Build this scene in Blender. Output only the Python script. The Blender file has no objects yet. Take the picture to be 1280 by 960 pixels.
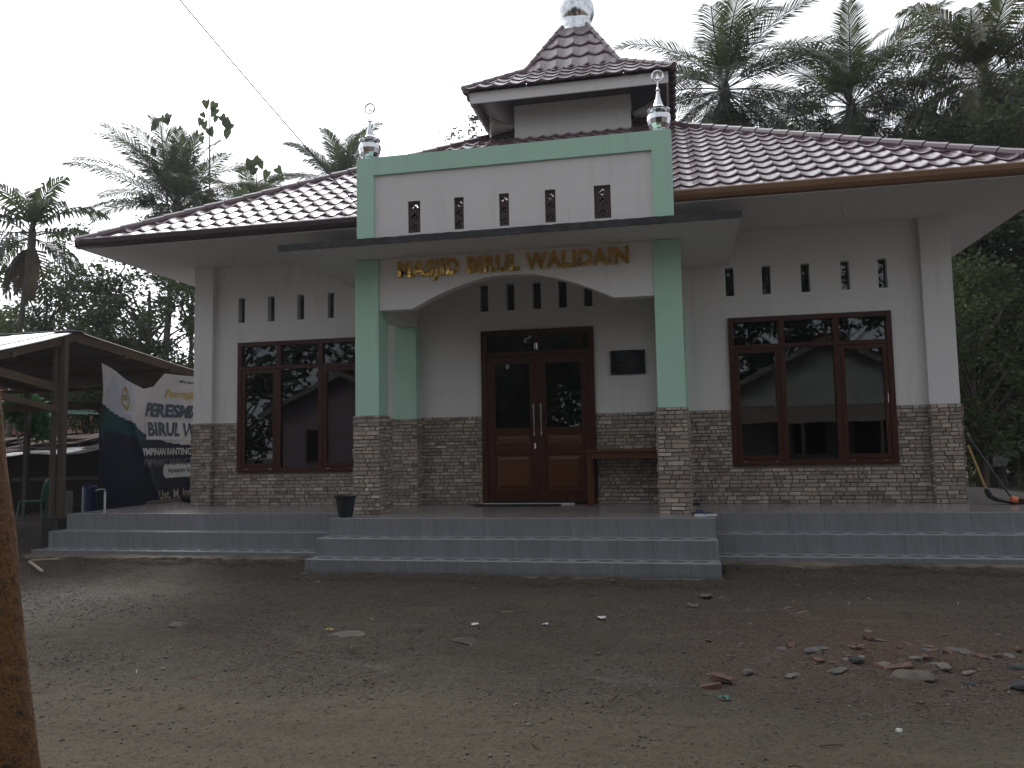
import bpy, bmesh, math, random
import numpy as np
from mathutils import Vector, Matrix, noise
R = math.radians
HAZE = .0006
random.seed(7); rng = np.random.default_rng(7)
sc = bpy.context.scene
COL = sc.collection

# ------------------------------------------------------------------ materials
class NT:
    def __init__(s, m):
        m.use_nodes = True; s.t = m.node_tree; s.t.nodes.clear()
    def n(s, typ, **kw):
        nd = s.t.nodes.new(typ)
        for k, v in kw.items():
            if k.startswith('i_'):
                key = k[2:]; key = int(key) if key.isdigit() else key.replace('_', ' ')
                s.put(nd.inputs[key], v)
            else: setattr(nd, k, v)
        return nd
    def put(s, sock, v):
        if isinstance(v, bpy.types.NodeSocket): s.t.links.new(v, sock)
        elif isinstance(v, (tuple, list)) and len(v) == 3 and sock.type == 'RGBA': sock.default_value = (*v, 1)
        else: sock.default_value = v
    def math(s, op, a, b=0.0, c=0.0, clamp=False):
        nd = s.n('ShaderNodeMath', operation=op, use_clamp=clamp)
        s.put(nd.inputs[0], a); s.put(nd.inputs[1], b)
        if len(nd.inputs) > 2: s.put(nd.inputs[2], c)
        return nd.outputs[0]
    def mix(s, f, a, b, blend='MIX'):
        nd = s.n('ShaderNodeMix', data_type='RGBA', blend_type=blend)
        s.put(nd.inputs[0], f); s.put(nd.inputs[6], a); s.put(nd.inputs[7], b)
        return nd.outputs[2]
    def ramp(s, v, stops):
        nd = s.n('ShaderNodeValToRGB'); s.put(nd.inputs[0], v)
        e = nd.color_ramp.elements
        while len(e) > 1: e.remove(e[0])
        e[0].position = stops[0][0]; e[0].color = (*stops[0][1], 1)
        for p, c in stops[1:]:
            x = e.new(p); x.color = (*c, 1)
        return nd.outputs[0]
    def noise(s, vec, scale, detail=4, rough=.55, dist=0.0):
        nd = s.n('ShaderNodeTexNoise'); s.put(nd.inputs['Vector'], vec)
        nd.inputs['Scale'].default_value = scale; nd.inputs['Detail'].default_value = detail
        nd.inputs['Roughness'].default_value = rough; nd.inputs['Distortion'].default_value = dist
        return nd.outputs[0]
    def pos(s): return s.n('ShaderNodeNewGeometry').outputs['Position']
    def objc(s): return s.n('ShaderNodeTexCoord').outputs['Object']
    def scale(s, v, sx, sy, sz):
        nd = s.n('ShaderNodeMapping'); s.put(nd.inputs[0], v); nd.inputs['Scale'].default_value = (sx, sy, sz)
        return nd.outputs[0]
    def xyz(s, v):
        nd = s.n('ShaderNodeSeparateXYZ'); s.put(nd.inputs[0], v); return nd.outputs
    def bump(s, h, strength=.3, dist=.01):
        nd = s.n('ShaderNodeBump'); s.put(nd.inputs['Height'], h)
        nd.inputs['Strength'].default_value = strength; nd.inputs['Distance'].default_value = dist
        return nd.outputs[0]
    def bsdf(s, col, rough=.6, metal=0.0, normal=None, spec=None, **kw):
        b = s.n('ShaderNodeBsdfPrincipled'); s.put(b.inputs['Base Color'], col)
        s.put(b.inputs['Roughness'], rough); s.put(b.inputs['Metallic'], metal)
        if spec is not None: b.inputs['Specular IOR Level'].default_value = spec
        if normal is not None: s.put(b.inputs['Normal'], normal)
        for k, v in kw.items(): s.put(b.inputs[k.replace('_', ' ')], v)
        return b.outputs[0]
    def out(s, sh):
        o = s.n('ShaderNodeOutputMaterial'); s.t.links.new(sh, o.inputs[0])

def newmat(name):
    m = bpy.data.materials.new(name); return m, NT(m)

def simple(name, col, rough=.6, metal=0.0, var=.25, scale=6.0, bump=0.0, bscale=60.0, spec=None, stretch=(1, 1, 1)):
    """base colour with broken-up tone, plus a fine bump"""
    m, t = newmat(name)
    p = t.scale(t.pos(), *stretch)
    f = t.noise(p, scale, 5, .6)
    c = t.mix(t.math('MULTIPLY', t.math('SUBTRACT', f, .3), 1.6, clamp=True), tuple(x * (1 - var) for x in col), tuple(min(1, x * (1 + var * .6)) for x in col))
    nm = t.bump(t.noise(p, bscale, 3), .5, bump) if bump else None
    t.out(t.bsdf(c, rough, metal, nm, spec)); return m

def plaster(name, col, stain=(.36, .33, .29)):
    m, t = newmat(name); p = t.pos()
    f1 = t.noise(p, .9, 6, .65); f2 = t.noise(t.scale(p, 6, 6, .7), 1.3, 5, .6)
    c = t.mix(t.math('MULTIPLY', t.math('SUBTRACT', f1, .46), 1.1, clamp=True), col, tuple(x * .86 for x in col))
    c = t.mix(t.math('MULTIPLY', t.math('SUBTRACT', f2, .56), 1.5, clamp=True), c, stain); c = t.mix(t.math('MULTIPLY', t.math('SUBTRACT', t.noise(t.scale(p, 9, 9, .35), 1.0, 4, .6), .60), 2.0, clamp=True), c, tuple(x * .75 for x in col))
    b = t.math('ADD', t.noise(p, 18, 4), t.math('MULTIPLY', t.noise(p, 160, 2), .25))
    t.out(t.bsdf(c, .62, 0, t.bump(b, .35, .006))); return m

M = {}
M['white'] = plaster('white_paint', (.66, .645, .64))
M['soffit'] = plaster('soffit_paint', (.68, .67, .66))
M['green'] = plaster('mint_paint', (.40, .63, .51), (.28, .42, .34))
M['concrete'] = simple('raw_concrete', (.20, .195, .19), .85, var=.5, scale=5, bump=.01, bscale=40)
M['mortar'] = simple('crumbling_mortar', (.17, .142, .112), .9, var=.75, scale=2.2, bump=.04, bscale=18)
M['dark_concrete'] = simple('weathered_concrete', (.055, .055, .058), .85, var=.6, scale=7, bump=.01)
M['maroon'] = simple('maroon_metal', (.055, .028, .035), .35, .3, var=.3, scale=8)
M['tan'] = simple('tan_gutter', (.20, .10, .045), .5, var=.35, scale=7, stretch=(.4, 1, 3))
M['steel'] = simple('polished_steel', (.78, .8, .82), .13, 1.0, var=.12, scale=9)
M['grey_metal'] = simple('grey_enamel', (.32, .31, .28), .5, var=.2)
M['dark_plastic'] = simple('dark_plastic', (.014, .018, .022), .4, var=.2)
M['black'] = simple('black_rubber', (.012, .011, .011), .7)
M['white_plastic'] = simple('white_plastic', (.62, .63, .65), .4, var=.1)
M['blue_plastic'] = simple('blue_plastic', (.012, .028, .12), .4, var=.3)
M['green_plastic'] = simple('green_plastic', (.06, .21, .16), .4, var=.3)
M['orange_plastic'] = simple('orange_plastic', (.62, .16, .07), .5, var=.2)
M['yellow_wood'] = simple('yellow_bamboo', (.36, .23, .06), .5, var=.3, scale=12)
M['rib'] = simple('dark_palm_rib', (.025, .02, .02), .8, var=.5, scale=30)
M['fibre'] = simple('brown_fibre', (.09, .055, .035), .9, var=.5, scale=30)
M['brick'] = simple('orange_brick', (.140, .076, .055), .85, var=.45, scale=16, bump=.01)
M['stone_pale'] = simple('pale_stone', (.155, .142, .122), .85, var=.4, scale=12, bump=.015, bscale=30)
M['stone_dark'] = simple('dark_stone', (.035, .04, .038), .8, var=.5, scale=12, bump=.015, bscale=30)
M['stone_grey'] = simple('grey_stone', (.13, .12, .11), .85, var=.5, scale=12, bump=.015, bscale=30)
M['cable'] = simple('cable_rubber', (.02, .02, .022), .6)
M['house_wall'] = simple('dingy_wall', (.34, .335, .32), .8, var=.4, scale=2)
M['pink'] = simple('pink_wall_paint', (.17, .11, .13), .7, var=.2)
M['paper'] = simple('white_paper', (.6, .6, .6), .7, var=.1)
M['yellow_leaf'] = simple('yellow_leaf', (.5, .32, .03), .6, var=.2)
M['dry_leaf'] = simple('dead_leaf_brown', (.16, .095, .05), .8, var=.4)
M['teal_plastic'] = simple('teal_plastic', (.03, .16, .13), .4)

def wood(name, a, b, rough=.38, sc_=(14, 14, 1.2), spec=None):
    m, t = newmat(name); p = t.pos()
    g = t.noise(t.scale(p, *sc_), 3.2, 6, .6, 1.2)
    w = t.noise(p, 1.6, 3)
    c = t.mix(g, a, b); c = t.mix(t.math('MULTIPLY', w, .45), c, tuple(x * .55 for x in a))
    t.out(t.bsdf(c, rough, 0, t.bump(g, .25, .003), spec)); return m
M['mahogany'] = wood('mahogany', (.036, .010, .006), (.082, .024, .012), .42, spec=.3)
M['mahogany_panel'] = wood('mahogany_panel', (.075, .024, .010), (.14, .050, .020), .38, spec=.35)
M['table_wood'] = wood('table_wood', (.075, .024, .011), (.15, .052, .022), .35, (1.2, 14, 14))
M['old_timber'] = wood('old_timber', (.070, .056, .043), (.175, .140, .108), .85, (12, 12, 1.0))
M['old_beam'] = wood('old_beam', (.075, .052, .036), (.19, .13, .085), .85, (1.2, 1.2, 12))

def glass(name, tint=(.30, .33, .34)):
    m, t = newmat(name)
    fr = t.n('ShaderNodeFresnel'); fr.inputs[0].default_value = 1.62
    tr = t.n('ShaderNodeBsdfTransparent'); t.put(tr.inputs[0], tint)
    gl = t.n('ShaderNodeBsdfGlossy'); gl.inputs['Roughness'].default_value = .012; t.put(gl.inputs[0], (.85, .9, .92))
    bb = t.bump(t.noise(t.pos(), 1.3, 2), .05, .01); t.put(gl.inputs['Normal'], bb)
    mx = t.n('ShaderNodeMixShader'); t.put(mx.inputs[0], t.math('MULTIPLY', fr.outputs[0], 1.35, clamp=True))
    t.put(mx.inputs[1], tr.outputs[0]); t.put(mx.inputs[2], gl.outputs[0])
    t.out(mx.outputs[0]); return m
M['glass'] = glass('window_glass')

def attr_mat(name, rough=.75, bump=.006, bscale=45, noise_amt=.5, spec=None):
    m, t = newmat(name)
    a = t.n('ShaderNodeAttribute', attribute_name='tint').outputs['Color']; p = t.pos()
    f = t.noise(p, bscale * .35, 6, .7)
    c = t.mix(t.math('MULTIPLY', f, noise_amt), a, (.05, .045, .04))
    t.out(t.bsdf(c, rough, 0, t.bump(t.noise(p, bscale, 5, .7), .7, bump), spec)); return m
M['cladding'] = attr_mat('stone_cladding', .82, .02, 30, .75)
M['banner'] = attr_mat('banner_vinyl', .7, .001, 10, .2, .15)
M['clothes'] = attr_mat('laundry_cloth', .8, .002, 30, .2)

def roof_tile():
    m, t = newmat('maroon_roof_tile'); p = t.pos()
    f = t.noise(p, 2.0, 5, .6); g = t.noise(p, 30, 3)
    c = t.mix(f, (.075, .034, .048), (.135, .072, .086)); c = t.mix(t.n('ShaderNodeNewGeometry').outputs['Random Per Island'], c, t.mix(.5, c, (.08, .04, .05)))
    c = t.mix(t.math('MULTIPLY', t.math('SUBTRACT', g, .45), .9, clamp=True), c, (.22, .17, .17))
    r = t.math('ADD', .18, t.math('MULTIPLY', f, .22))
    t.out(t.bsdf(c, r, .0, t.bump(g, .2, .002), .75, Coat_Weight=.5, Coat_Roughness=.2)); return m
M['tile'] = roof_tile()
M['clay_tile'] = simple('clay_roof_tile', (.30, .105, .055), .8, var=.5, scale=5, bump=.01)

def step_tile(name, deco):
    m, t = newmat(name); p = t.pos(); x = t.xyz(p); o = t.xyz(t.objc())
    sk = t.n('ShaderNodeCombineXYZ'); t.put(sk.inputs[0], t.math('ADD', x[0], t.math('MULTIPLY', x[2], .12)))
    t.put(sk.inputs[1], x[1]); t.put(sk.inputs[2], t.math('MULTIPLY', x[2], .07))
    s1 = t.noise(sk.outputs[0], 13, 5, .6, .4); s2 = t.noise(sk.outputs[0], 38, 3, .6, .2); s3 = t.noise(p, .8, 3)
    c = t.mix(s1, (.115, .122, .135), (.28, .29, .31))
    c = t.mix(t.math('MULTIPLY', t.math('SUBTRACT', s2, .59), 3.0, clamp=True), c, (.36, .37, .395))
    c = t.mix(t.math('MULTIPLY', s3, .35), c, (.11, .12, .125))
    # joints between tiles (0.3 m)
    fx = t.math('FRACT', t.math('DIVIDE', t.math('ADD', x[0], 40.0), .42))
    j = t.math('LESS_THAN', t.math('ABSOLUTE', t.math('SUBTRACT', fx, .5)), .006)
    c = t.mix(t.math('MULTIPLY', j, .6), c, (.05, .05, .05))
    # damp dirt creeping up from the ground
    d = t.math('MULTIPLY', t.math('SUBTRACT', t.noise(p, 5, 5), t.math('MULTIPLY', t.math('ADD', x[2], .66), 5.0)), 1.6, clamp=True)
    c = t.mix(d, c, (.075, .065, .05))
    if deco:
        nz = t.xyz(t.n('ShaderNodeNewGeometry').outputs['Normal'])[2]
        top = t.math('GREATER_THAN', nz, .9)
        sn = t.math('ABSOLUTE', t.math('SINE', t.math('MULTIPLY', o[0], math.pi / .27)))
        v = t.math('DIVIDE', t.math('ABSOLUTE', o[1]), .15)
        d1 = t.math('SUBTRACT', t.math('MULTIPLY', sn, .8), v)
        ins = t.math('GREATER_THAN', d1, .12)
        edge = t.math('LESS_THAN', t.math('ABSOLUTE', d1), .14)
        dc = t.mix(ins, (.23, .24, .25), (.07, .075, .08)); dc = t.mix(edge, dc, (.38, .39, .40))
        c = t.mix(t.math('MULTIPLY', top, .9), c, dc)
    t.out(t.bsdf(c, .30, 0, t.bump(s1, .06, .002), .5)); return m
M['step'] = step_tile('streaked_grey_step_tile', True)
M['riser'] = step_tile('streaked_grey_riser_tile', False)

def floor_tile():
    m, t = newmat('porch_floor_tile'); p = t.pos(); x = t.xyz(p)
    fx = t.math('ABSOLUTE', t.math('SUBTRACT', t.math('FRACT', t.math('DIVIDE', t.math('ADD', x[0], 40), .4)), .5))
    fy = t.math('ABSOLUTE', t.math('SUBTRACT', t.math('FRACT', t.math('DIVIDE', t.math('ADD', x[1], 40), .4)), .5))
    j = t.math('GREATER_THAN', t.math('MAXIMUM', fx, fy), .493)
    c = t.mix(t.noise(p, 3.5, 6, .65, .8), (.20, .175, .175), (.34, .31, .31))
    c = t.mix(j, c, (.09, .085, .085))
    t.out(t.bsdf(c, .2, 0, None, .5)); return m
M['floor'] = floor_tile()

def ground_mat():
    m, t = newmat('yard_ground'); p = t.pos(); x = t.xyz(p)
    big = t.noise(p, .45, 5, .6, .5); mid = t.noise(t.scale(p, .8, 1.25, 1), 2.2, 8, .72, .6); fine = t.noise(p, 26, 5, .75); grit = t.noise(p, 120, 3, .8)
    gravel = t.mix(mid, (.046, .038, .029), (.178, .149, .110))
    gravel = t.mix(t.math('MULTIPLY', t.math('SUBTRACT', big, .42), 3.5, clamp=True), gravel, (.098, .074, .054))
    # reddish crumbled brick toward the right hand rubble
    rx = t.math('SUBTRACT', 1.0, t.math('DIVIDE', t.n('ShaderNodeVectorMath', operation='DISTANCE', i_0=p, i_1=(1.5, 6.4, -.65)).outputs['Value'], 2.0), clamp=True)
    gravel = t.mix(t.math('MULTIPLY', t.math('MULTIPLY', rx, t.math('MULTIPLY', fine, 2.0)), .75, clamp=True), gravel, (.150, .085, .060))
    # pale sand patches
    pat = t.math('MULTIPLY', t.math('SUBTRACT', t.noise(t.scale(p, .7, 1.5, 1), .8, 4, .6, 1.0), .60), 7.0, clamp=True)
    gravel = t.mix(t.math('MULTIPLY', pat, .7), gravel, (.21, .19, .162))
    lx = t.math('SUBTRACT', 1.0, t.math('DIVIDE', t.n('ShaderNodeVectorMath', operation='DISTANCE', i_0=p, i_1=(-6.6, 7.6, -.65)).outputs['Value'], 2.1), clamp=True)
    gravel = t.mix(t.math('MULTIPLY', t.math('MULTIPLY', lx, t.math('MULTIPLY', mid, 2.2)), .9, clamp=True), gravel, (.205, .185, .16))
    # the track: smoother, browner, long streaks along X
    st = t.noise(t.scale(p, .16, 3.4, 1), 1.8, 7, .68, .3)
    road = t.mix(st, (.070, .056, .038), (.182, .150, .102))
    e = t.math('ADD', x[1], t.math('MULTIPLY', t.math('SUBTRACT', t.noise(p, .7, 4), .5), 1.3))
    rf = t.math('MULTIPLY', t.math('SUBTRACT', 5.05, e), 1.7, clamp=True)
    c = t.mix(rf, gravel, road)
    # damp dark earth along the foot of the steps
    wf = t.math('MULTIPLY', t.math('SUBTRACT', t.math('ADD', x[1], t.math('MULTIPLY', t.math('SUBTRACT', mid, .5), 2.2)), 8.2), 1.3, clamp=True)
    c = t.mix(t.math('MULTIPLY', wf, .55), c, (.056, .041, .032))
    c = t.mix(t.math('MULTIPLY', t.math('SUBTRACT', fine, .50), 4.0, clamp=True), c, (.026, .023, .020)); c = t.mix(t.math('MULTIPLY', t.math('SUBTRACT', t.noise(p, 48, 4, .7), .54), 3.0, clamp=True), c, (.14, .13, .12))
    vo = t.n('ShaderNodeTexVoronoi', feature='F1'); t.put(vo.inputs['Vector'], t.scale(p, 1, 1.0, 1)); vo.inputs['Scale'].default_value = 55
    vc = t.xyz(vo.outputs['Color']); pebble = t.math('MULTIPLY', t.math('LESS_THAN', vo.outputs['Distance'], .36), t.math('GREATER_THAN', vc[0], .45)); notroad = t.math('SUBTRACT', 1.0, t.math('MULTIPLY', rf, .75))
    c = t.mix(t.math('MULTIPLY', pebble, t.math('MULTIPLY', notroad, .75)), c, t.mix(vc[1], (.05, .044, .038), (.24, .215, .185)))
    sp = t.math('GREATER_THAN', grit, .62)
    c = t.mix(t.math('MULTIPLY', sp, .6), c, (.22, .20, .175)); c = t.mix(t.math('MULTIPLY', t.math('LESS_THAN', grit, .40), .5), c, (.022, .019, .016))
    hb = t.math('ADD', t.math('ADD', fine, t.math('MULTIPLY', grit, .5)), t.math('MULTIPLY', pebble, .4))
    t.out(t.bsdf(c, .9, 0, t.bump(hb, 1.0, .035), .25)); return m
M['ground'] = ground_mat()

def leafmat(name, cols, trans=.3, rough=.45):
    m, t = newmat(name)
    rnd = t.n('ShaderNodeNewGeometry').outputs['Random Per Island']
    k = len(cols) - 1
    c = t.ramp(rnd, [(i / k, cc) for i, cc in enumerate(cols)])
    big = t.noise(t.pos(), .5, 3)
    c = t.mix(t.math('MULTIPLY', t.math('SUBTRACT', big, .35), 1.3, clamp=True), c, tuple(x * .55 for x in cols[0]))
    b = t.bsdf(c, rough, 0, None, .45)
    tr = t.n('ShaderNodeBsdfTranslucent'); t.put(tr.inputs[0], t.mix(.5, c, (.15, .19, .06)))
    mx = t.n('ShaderNodeMixShader'); mx.inputs[0].default_value = trans
    t.put(mx.inputs[1], b); t.put(mx.inputs[2], tr.outputs[0]); t.out(mx.outputs[0]); return m
M['leaf_a'] = leafmat('broad_leaf', [(.018, .034, .016), (.036, .062, .024), (.055, .090, .034), (.028, .048, .022)], .38)
M['leaf_b'] = leafmat('light_leaf', [(.030, .052, .020), (.050, .084, .030), (.078, .118, .040), (.046, .074, .03)], .45)
M['fake_leaf'] = leafmat('artificial_leaf', [(.03, .14, .05), (.05, .20, .07), (.08, .24, .09)], .2)
M['leaf_c'] = leafmat('deep_leaf', [(.012, .028, .012), (.022, .045, .017), (.036, .062, .022)], .2)
M['frond'] = leafmat('palm_frond', [(.026, .040, .022), (.040, .058, .031), (.058, .078, .044)], .34, .34)
M['frond_y'] = leafmat('yellowing_frond', [(.060, .062, .026), (.10, .095, .035), (.045, .062, .025), (.14, .115, .045)], .3)
M['dry'] = leafmat('dry_frond', [(.09, .065, .04), (.14, .10, .06)], .15, .7)
M['bark'] = simple('tree_bark', (.085, .07, .055), .9, var=.5, scale=5, bump=.02, bscale=14, stretch=(1, 1, .3))
M['palm_bark'] = simple('palm_bark', (.13, .12, .105), .9, var=.5, scale=3, bump=.02, bscale=10, stretch=(.3, .3, 2.5))

def moss_bark():
    m, t = newmat('mossy_bark'); p = t.pos()
    f = t.noise(t.scale(p, 3, 3, 1), 3.5, 6, .65, .5); g = t.noise(p, 30, 5, .7); l = t.noise(t.scale(p, 1, 1, .6), 9, 3, .5)
    c = t.mix(f, (.030, .020, .013), (.10, .062, .030))
    x = t.xyz(p)
    c = t.mix(t.math('MULTIPLY', t.math('SUBTRACT', t.math('ADD', f, t.math('MULTIPLY', t.math('ADD', t.math('ADD', x[0], t.math('MULTIPLY', x[2], .160)), 1.955), 13.0)), .50), 2.6, clamp=True), c, t.mix(g, (.20, .085, .014), (.12, .055, .015)))
    c = t.mix(t.math('MULTIPLY', t.math('SUBTRACT', l, .67), 9, clamp=True), c, (.22, .24, .18))
    c = t.mix(t.math('MULTIPLY', t.math('SUBTRACT', g, .48), 4, clamp=True), c, (.022, .015, .009))
    t.out(t.bsdf(c, .9, 0, t.bump(t.math('ADD', g, t.math('MULTIPLY', f, 2.0)), 1.0, .05))); return m
M['moss'] = moss_bark()

def corrugated(name, a, b, rough, metal):
    m, t = newmat(name); p = t.pos()
    f = t.noise(t.scale(p, 1, .3, 1), 2.5, 6, .7)
    c = t.mix(f, a, b); t.out(t.bsdf(c, rough, metal)); return m
M['zinc'] = corrugated('zinc_sheet', (.20, .19, .19), (.52, .53, .55), .38, .6)
M['rust'] = corrugated('rusty_sheet', (.10, .055, .035), (.22, .19, .17), .75, .2)
M['green_sheet'] = corrugated('faded_green_sheet', (.08, .17, .14), (.18, .26, .23), .6, .0)

def gold_mat():
    m, t = newmat('gold_letter'); p = t.pos()
    f = t.noise(p, 5, 4)
    t.out(t.bsdf(t.mix(f, (.55, .29, .06), (.95, .60, .17)), .12, 1.0, t.bump(t.noise(p, 7, 3), .8, .016))); return m
M['gold'] = gold_mat()
M['terracotta'] = simple('brown_breeze_block', (.055, .030, .028), .7, var=.4, scale=20)
M['room'] = simple('room_paint', (.30, .30, .28), .8, var=.1)
M['carpet'] = simple('green_carpet', (.03, .09, .05), .95, var=.3)
M['navy'] = simple('navy_ink', (.010, .028, .055), .5, var=.1)
M['gold_ink'] = simple('gold_ink', (.45, .33, .05), .5, var=.1)
M['white_ink'] = simple('white_ink', (.50, .49, .50), .5, var=.1)
M['cream_ink'] = simple('cream_ink', (.40, .33, .24), .5, var=.1)
M['brown_ink'] = simple('brown_ink', (.13, .10, .095), .5, var=.1)
M['granite'] = simple('black_granite', (.010, .014, .022), .25, var=.5, scale=40)

# ------------------------------------------------------------------ mesh helpers
class MB:
    def __init__(s): s.v = []; s.f = []; s.c = []; s.mi = []
    def add(s, vs, fs, col=None, mi=0):
        b = len(s.v); s.v += [tuple(v) for v in vs]
        for f in fs: s.f.append(tuple(b + i for i in f)); s.c.append(col or (.5, .5, .5)); s.mi.append(mi)
    def box(s, x0, x1, y0, y1, z0, z1, col=None, mi=0, bev=0.0):
        if bev > 0:
            b = bev; P = []
            for sx, X, ix in ((0, x0, x0 + b), (1, x1, x1 - b)):
                for sy, Y, iy in ((0, y0, y0 + b), (1, y1, y1 - b)):
                    for sz, Z, iz in ((0, z0, z0 + b), (1, z1, z1 - b)):
                        P += [(X, iy, iz), (ix, Y, iz), (ix, iy, Z)]
            bm = bmesh.new(); vs = [bm.verts.new(p) for p in P]
            r = bmesh.ops.convex_hull(bm, input=vs); bm.verts.index_update()
            s.add([v.co[:] for v in bm.verts], [[v.index for v in f.verts] for f in bm.faces], col, mi); bm.free(); return
        s.add([(x0, y0, z0), (x1, y0, z0), (x1, y1, z0), (x0, y1, z0), (x0, y0, z1), (x1, y0, z1), (x1, y1, z1), (x0, y1, z1)],
              [(0, 3, 2, 1), (4, 5, 6, 7), (0, 1, 5, 4), (1, 2, 6, 5), (2, 3, 7, 6), (3, 0, 4, 7)], col, mi)
    def prism(s, poly, axis, a, b, col=None):
        """poly: 2-D outline, extruded along axis ('x' or 'y' or 'z') from a to b"""
        def p(u, v, w): return {'x': (w, u, v), 'y': (u, w, v), 'z': (u, v, w)}[axis]
        n = len(poly)
        s.add([p(u, v, a) for u, v in poly] + [p(u, v, b) for u, v in poly],
              [tuple(range(n)), tuple(range(2 * n - 1, n - 1, -1))] + [(i, i + n, (i + 1) % n + n, (i + 1) % n) for i in range(n)], col)
    def beam(s, a, b, w, h, col=None):
        a = Vector(a); b = Vector(b); d = (b - a).normalized()
        up = Vector((0, 0, 1)) if abs(d.z) < .95 else Vector((0, 1, 0))
        sd = d.cross(up).normalized() * w / 2; u = sd.cross(d).normalized() * h / 2
        s.add([a - sd - u, a + sd - u, a + sd + u, a - sd + u, b - sd - u, b + sd - u, b + sd + u, b - sd + u],
              [(0, 3, 2, 1), (4, 5, 6, 7), (0, 1, 5, 4), (1, 2, 6, 5), (2, 3, 7, 6), (3, 0, 4, 7)], col)
    def tube(s, pts, rad, n=8, col=None, caps=True):
        pts = [Vector(p) for p in pts]; m = len(pts)
        if not isinstance(rad, (list, tuple)): rad = [rad] * m
        vs = []; ref = None
        for i, p in enumerate(pts):
            d = (pts[min(i + 1, m - 1)] - pts[max(i - 1, 0)]).normalized()
            if ref is None: ref = Vector((0, 0, 1)) if abs(d.z) < .9 else Vector((1, 0, 0))
            a = d.cross(ref).normalized(); b = d.cross(a).normalized(); ref = a.cross(d)
            for k in range(n):
                t = 2 * math.pi * k / n; vs.append(p + (a * math.cos(t) + b * math.sin(t)) * rad[i])
        fs = [(i * n + k, i * n + (k + 1) % n, (i + 1) * n + (k + 1) % n, (i + 1) * n + k) for i in range(m - 1) for k in range(n)]
        if caps: fs += [tuple(range(n)), tuple((m - 1) * n + k for k in range(n - 1, -1, -1))]
        s.add(vs, fs, col)
    def lathe(s, prof, c, n=24, col=None, axis=None):
        """prof [(r, z)], around z at c; axis: direction vector instead of z"""
        c = Vector(c); A = Vector(axis).normalized() if axis else Vector((0, 0, 1))
        u = A.orthogonal().normalized(); w = A.cross(u); vs = []
        for r, z in prof:
            for k in range(n):
                t = 2 * math.pi * k / n; vs.append(c + A * z + (u * math.cos(t) + w * math.sin(t)) * max(r, 1e-4))
        m = len(prof)
        fs = [(i * n + k, i * n + (k + 1) % n, (i + 1) * n + (k + 1) % n, (i + 1) * n + k) for i in range(m - 1) for k in range(n)]
        fs += [tuple(range(n - 1, -1, -1)), tuple((m - 1) * n + k for k in range(n))]
        s.add(vs, fs, col)
    def build(s, name, mats, parent=None, smooth=False, loc=None, fixn=False):
        me = bpy.data.meshes.new(name)
        vs = s.v
        if loc is not None: vs = [(x - loc[0], y - loc[1], z - loc[2]) for x, y, z in vs]
        me.from_pydata(vs, [], s.f); 
        if not isinstance(mats, (list, tuple)): mats = [mats]
        for m in mats: me.materials.append(m)
        if len(mats) > 1: me.polygons.foreach_set('material_index', s.mi)
        if any(c != (.5, .5, .5) for c in s.c[:400]):
            at = me.attributes.new('tint', 'FLOAT_COLOR', 'CORNER'); arr = []
            for f, c in zip(s.f, s.c): arr += [*c, 1.0] * len(f)
            at.data.foreach_set('color', arr)
        if fixn:
            bm = bmesh.new(); bm.from_mesh(me); bmesh.ops.recalc_face_normals(bm, faces=bm.faces); bm.to_mesh(me); bm.free()
        if smooth: me.polygons.foreach_set('use_smooth', [True] * len(me.polygons))
        me.update()
        o = bpy.data.objects.new(name, me); COL.objects.link(o)
        if loc is not None: o.location = loc
        if parent: setpar(o, parent)
        return o

def setpar(o, p):
    o.parent = p
    w = p.location
    if p.parent: w = w + p.parent.location
    o.location = o.location - w      # things here carry no rotation while being assembled
def npmesh(name, V, F, mat, parent=None, smooth=False):
    """V (n,3) array, F (m,k) array"""
    me = bpy.data.meshes.new(name); V = np.asarray(V, dtype=np.float32); F = np.asarray(F, dtype=np.int32)
    me.vertices.add(len(V)); me.vertices.foreach_set('co', V.ravel())
    k = F.shape[1]; me.loops.add(F.size); me.loops.foreach_set('vertex_index', F.ravel())
    me.polygons.add(len(F)); me.polygons.foreach_set('loop_start', np.arange(0, F.size, k, dtype=np.int32))
    me.polygons.foreach_set('loop_total', np.full(len(F), k, dtype=np.int32))
    me.update(calc_edges=True); me.materials.append(mat)
    if smooth: me.polygons.foreach_set('use_smooth', [True] * len(F))
    o = bpy.data.objects.new(name, me); COL.objects.link(o)
    if parent: setpar(o, parent)
    return o
def tag(o, label=None, cat=None, group=None, kind=None):
    if label: o['label'] = label
    if cat: o['category'] = cat
    if group: o['group'] = group
    if kind: o['kind'] = kind
    return o
def empty(name, loc, label, cat, group=None):
    o = bpy.data.objects.new(name, None); COL.objects.link(o); o.location = loc; o.empty_display_size = .2
    return tag(o, label, cat, group)
def copy_tree(o, parent=None):
    c = o.copy(); COL.objects.link(c); c.parent = parent
    for ch in [k for k in o.children]: copy_tree(ch, c)
    return c
def textmesh(body, size, bold=0.0, shear=0.0, extrude=0.0, spacing=1.0):
    cu = bpy.data.curves.new('t', 'FONT'); cu.body = body; cu.size = size; cu.offset = bold; cu.shear = shear
    cu.extrude = extrude; cu.resolution_u = 3; cu.space_character = spacing
    o = bpy.data.objects.new('t', cu); COL.objects.link(o)
    dg = bpy.context.evaluated_depsgraph_get(); me = bpy.data.meshes.new_from_object(o.evaluated_get(dg))
    vs = [tuple(v.co) for v in me.vertices]; fs = [tuple(p.vertices) for p in me.polygons]
    bpy.data.objects.remove(o); bpy.data.curves.remove(cu); bpy.data.meshes.remove(me)
    return vs, fs
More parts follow.
